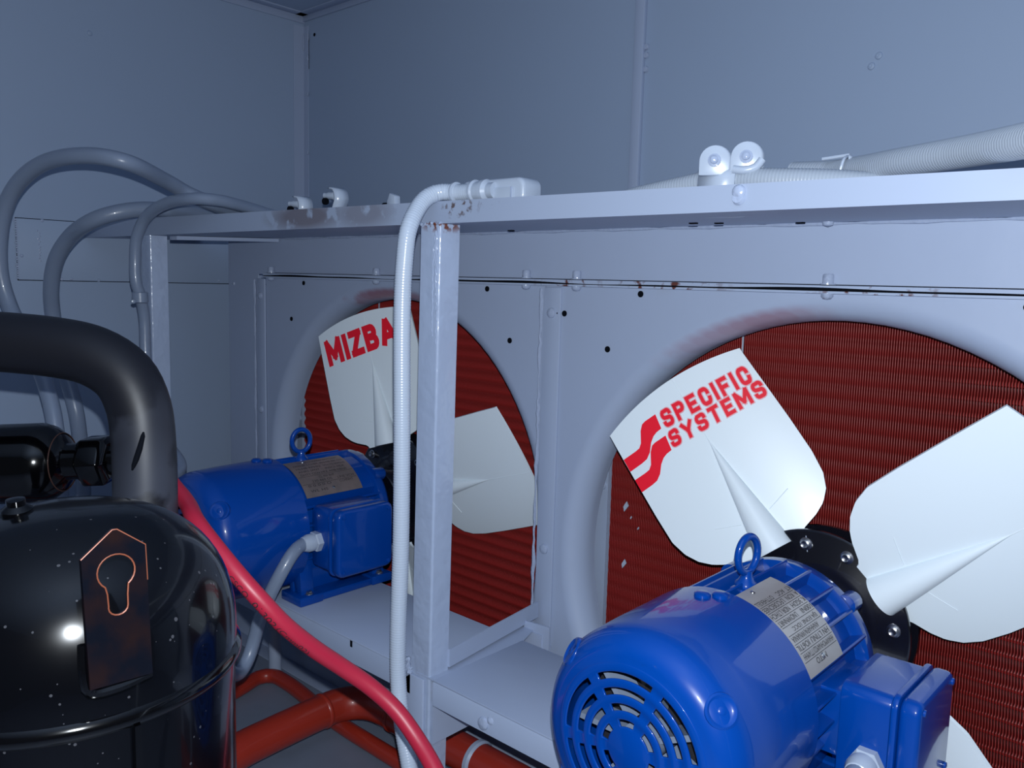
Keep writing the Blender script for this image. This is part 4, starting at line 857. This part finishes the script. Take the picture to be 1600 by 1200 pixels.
b = B(); lathe(b, [(0.024, 0), (0.0315, 0.006), (0.0315, 0.030), (0.024, 0.036)], c0 + ax*0.040, ax, 6); obj('flare_nut', b, 'black', t, org=O, bevel=0.002)
b = B(); lathe(b, [(0.0338, 0.0178), (0.0345, 0.0185), (0.0335, 0.0192)], c0, ax, 40, cap=False); obj('brazed_ring', b, 'dull_copper', t, org=O)
b = B(); cyl(b, c0 + ax*0.07, ax, 0.018, 0.05, 24); obj('outlet_stub', b, 'black', t, org=O)

# ------------------------------------------------------------ compressor
cx, cy = -0.608, -0.836
t = thing('compressor', 'glossy black domed compressor with a keyhole lifting lug in the left foreground', 'compressor', (cx, cy, ZF)); O = tuple(t.location)
prof = []
for q in range(19):
    a = pi/2*q/18; prof.append((0.1105*math.sin(a)**0.80 if a > 0 else 0, -0.262 + 0.100*math.cos(a)**0.85 if q < 18 else -0.262))
b = B(); lathe(b, prof + [(0.1105, -0.268)], (cx, cy, 0), (0, 0, 1), 96, cap=False); obj('dome', b, 'shell', t, org=O, angle=70)
b = B(); lathe(b, [(0.1105, -0.2675), (0.1135, -0.2705), (0.1140, -0.2745), (0.1115, -0.2785), (0.1090, -0.280)], (cx, cy, 0), (0, 0, 1), 96, cap=False); obj('weld_seam', b, 'black', t, org=O, angle=70)
b = B(); lathe(b, [(0.109, -0.279), (0.109, -0.74), (0.117, -0.742), (0.117, -0.75), (0.10, -0.80), (0.0, -0.81)], (cx, cy, 0), (0, 0, 1), 96, cap=False); obj('shell', b, 'shell', t, org=O, angle=70)
b = B(); prism(b, round_rect(0.24, 0.24, 0.03), lambda x, y, z: (cx+x, cy+y, z), -0.866, -0.800); obj('base', b, 'black', t, org=O, bevel=0.004)
b = B(); box(b, -0.4985, -0.4945, -0.842, -0.838, -0.40, -0.278); obj('seam_ridge', b, 'black', t, org=O)
# lifting lug with a keyhole
out = [(-0.0175, -0.046), (0.0175, -0.046), (0.0170, 0.0335), (0.0015, 0.0455), (-0.0010, 0.0455), (-0.0185, 0.0310)]
def key(n=20):
    p = []
    for k in range(n+1):
        a = math.radians(-52 + 284*k/n); p.append((0.0105*math.cos(a), 0.0205 + 0.0105*math.sin(a)))
    p += [(-0.0055, 0.008), (-0.0052, 0.0005)]
    for k in range(9):
        a = pi + pi*k/8; p.append((0.0002+0.0055*math.cos(a), -0.0005 + 0.0050*math.sin(a)))
    p += [(0.0058, 0.006)]
    return p
kh = key(); lug_o = Vector((-0.4885, -0.8535, -0.1945))
def LF(u_, v_, q): return lug_o + Vector((0.10*u_, 1.0*u_, 0)) + Vector((-0.05*v_, 0, v_)) + Vector((q, 0, 0))
b = B()
def ray_out(px, py, cxy=(0, 0.008)):
    a = math.atan2(py-cxy[1], px-cxy[0]); d = (math.cos(a), math.sin(a)); best = None
    for i in range(len(out)):
        (x1, y1), (x2, y2) = out[i], out[(i+1) % len(out)]; ex, ey = x2-x1, y2-y1; den = d[0]*ey - d[1]*ex
        if abs(den) < 1e-9: continue
        tt = ((x1-cxy[0])*ey - (y1-cxy[1])*ex)/den; uu = ((x1-cxy[0])*d[1] - (y1-cxy[1])*d[0])/den
        if tt > 0 and -1e-6 <= uu <= 1+1e-6 and (best is None or tt < best): best = tt
    return (cxy[0]+d[0]*best, cxy[1]+d[1]*best)
# dense hole loop plus rays through the plate's corners
hole = []
for i in range(len(kh)):
    (x1, y1), (x2, y2) = kh[i], kh[(i+1) % len(kh)]
    for q in range(4): hole.append((x1+(x2-x1)*q/4, y1+(y2-y1)*q/4))
outl = [ray_out(*p) for p in hole]
for cpt in out:
    i = min(range(len(outl)), key=lambda k: (outl[k][0]-cpt[0])**2+(outl[k][1]-cpt[1])**2); outl[i] = cpt
for q in (0.0, 0.0030):
    A = [b.verts.new(LF(x, y, q)) for x, y in hole]; Bv = [b.verts.new(LF(x, y, q)) for x, y in outl]; n = len(A)
    for i in range(n): b.faces.new((A[i], A[(i+1) % n], Bv[(i+1) % n], Bv[i]))
    if q == 0: A0_, B0_ = A, Bv
for i in range(n):
    b.faces.new((A0_[i], A[i], A[(i+1) % n], A0_[(i+1) % n])); b.faces.new((B0_[i], B0_[(i+1) % n], Bv[(i+1) % n], Bv[i]))
lug = obj('lifting_lug', b, 'bracket', t, org=O, angle=30)
b = B(); tube(b, [LF(x, y, 0.0026) for x, y in hole] + [LF(*hole[0], 0.0026)], 0.0006, 6, cap=False)
edge = [out[2], out[3], out[4], out[5]]
tube(b, [LF(x, y, 0.0026) for x, y in [(0.0172, 0.012)] + edge], 0.0005, 6); obj('bare_edge', b, 'copper', lug, org=O)
b = B(); tube(b, spline([LF(-0.0185, -0.020, -0.002), LF(-0.0190, -0.036, -0.001), LF(-0.016, -0.049, -0.001), LF(0, -0.050, 0.0), LF(0.018, -0.047, -0.001)], 0.004), 0.003, 8); obj('weld_bead', b, 'black', lug, org=O)
b = B(); lathe(b, [(0.010, 0), (0.010, 0.005), (0.006, 0.008), (0.006, 0.012), (0, 0.013)], (cx-0.012, cy-0.028, -0.1665), (0.1, -0.1, 1), 16); obj('top_stud', b, 'black', t, org=O)
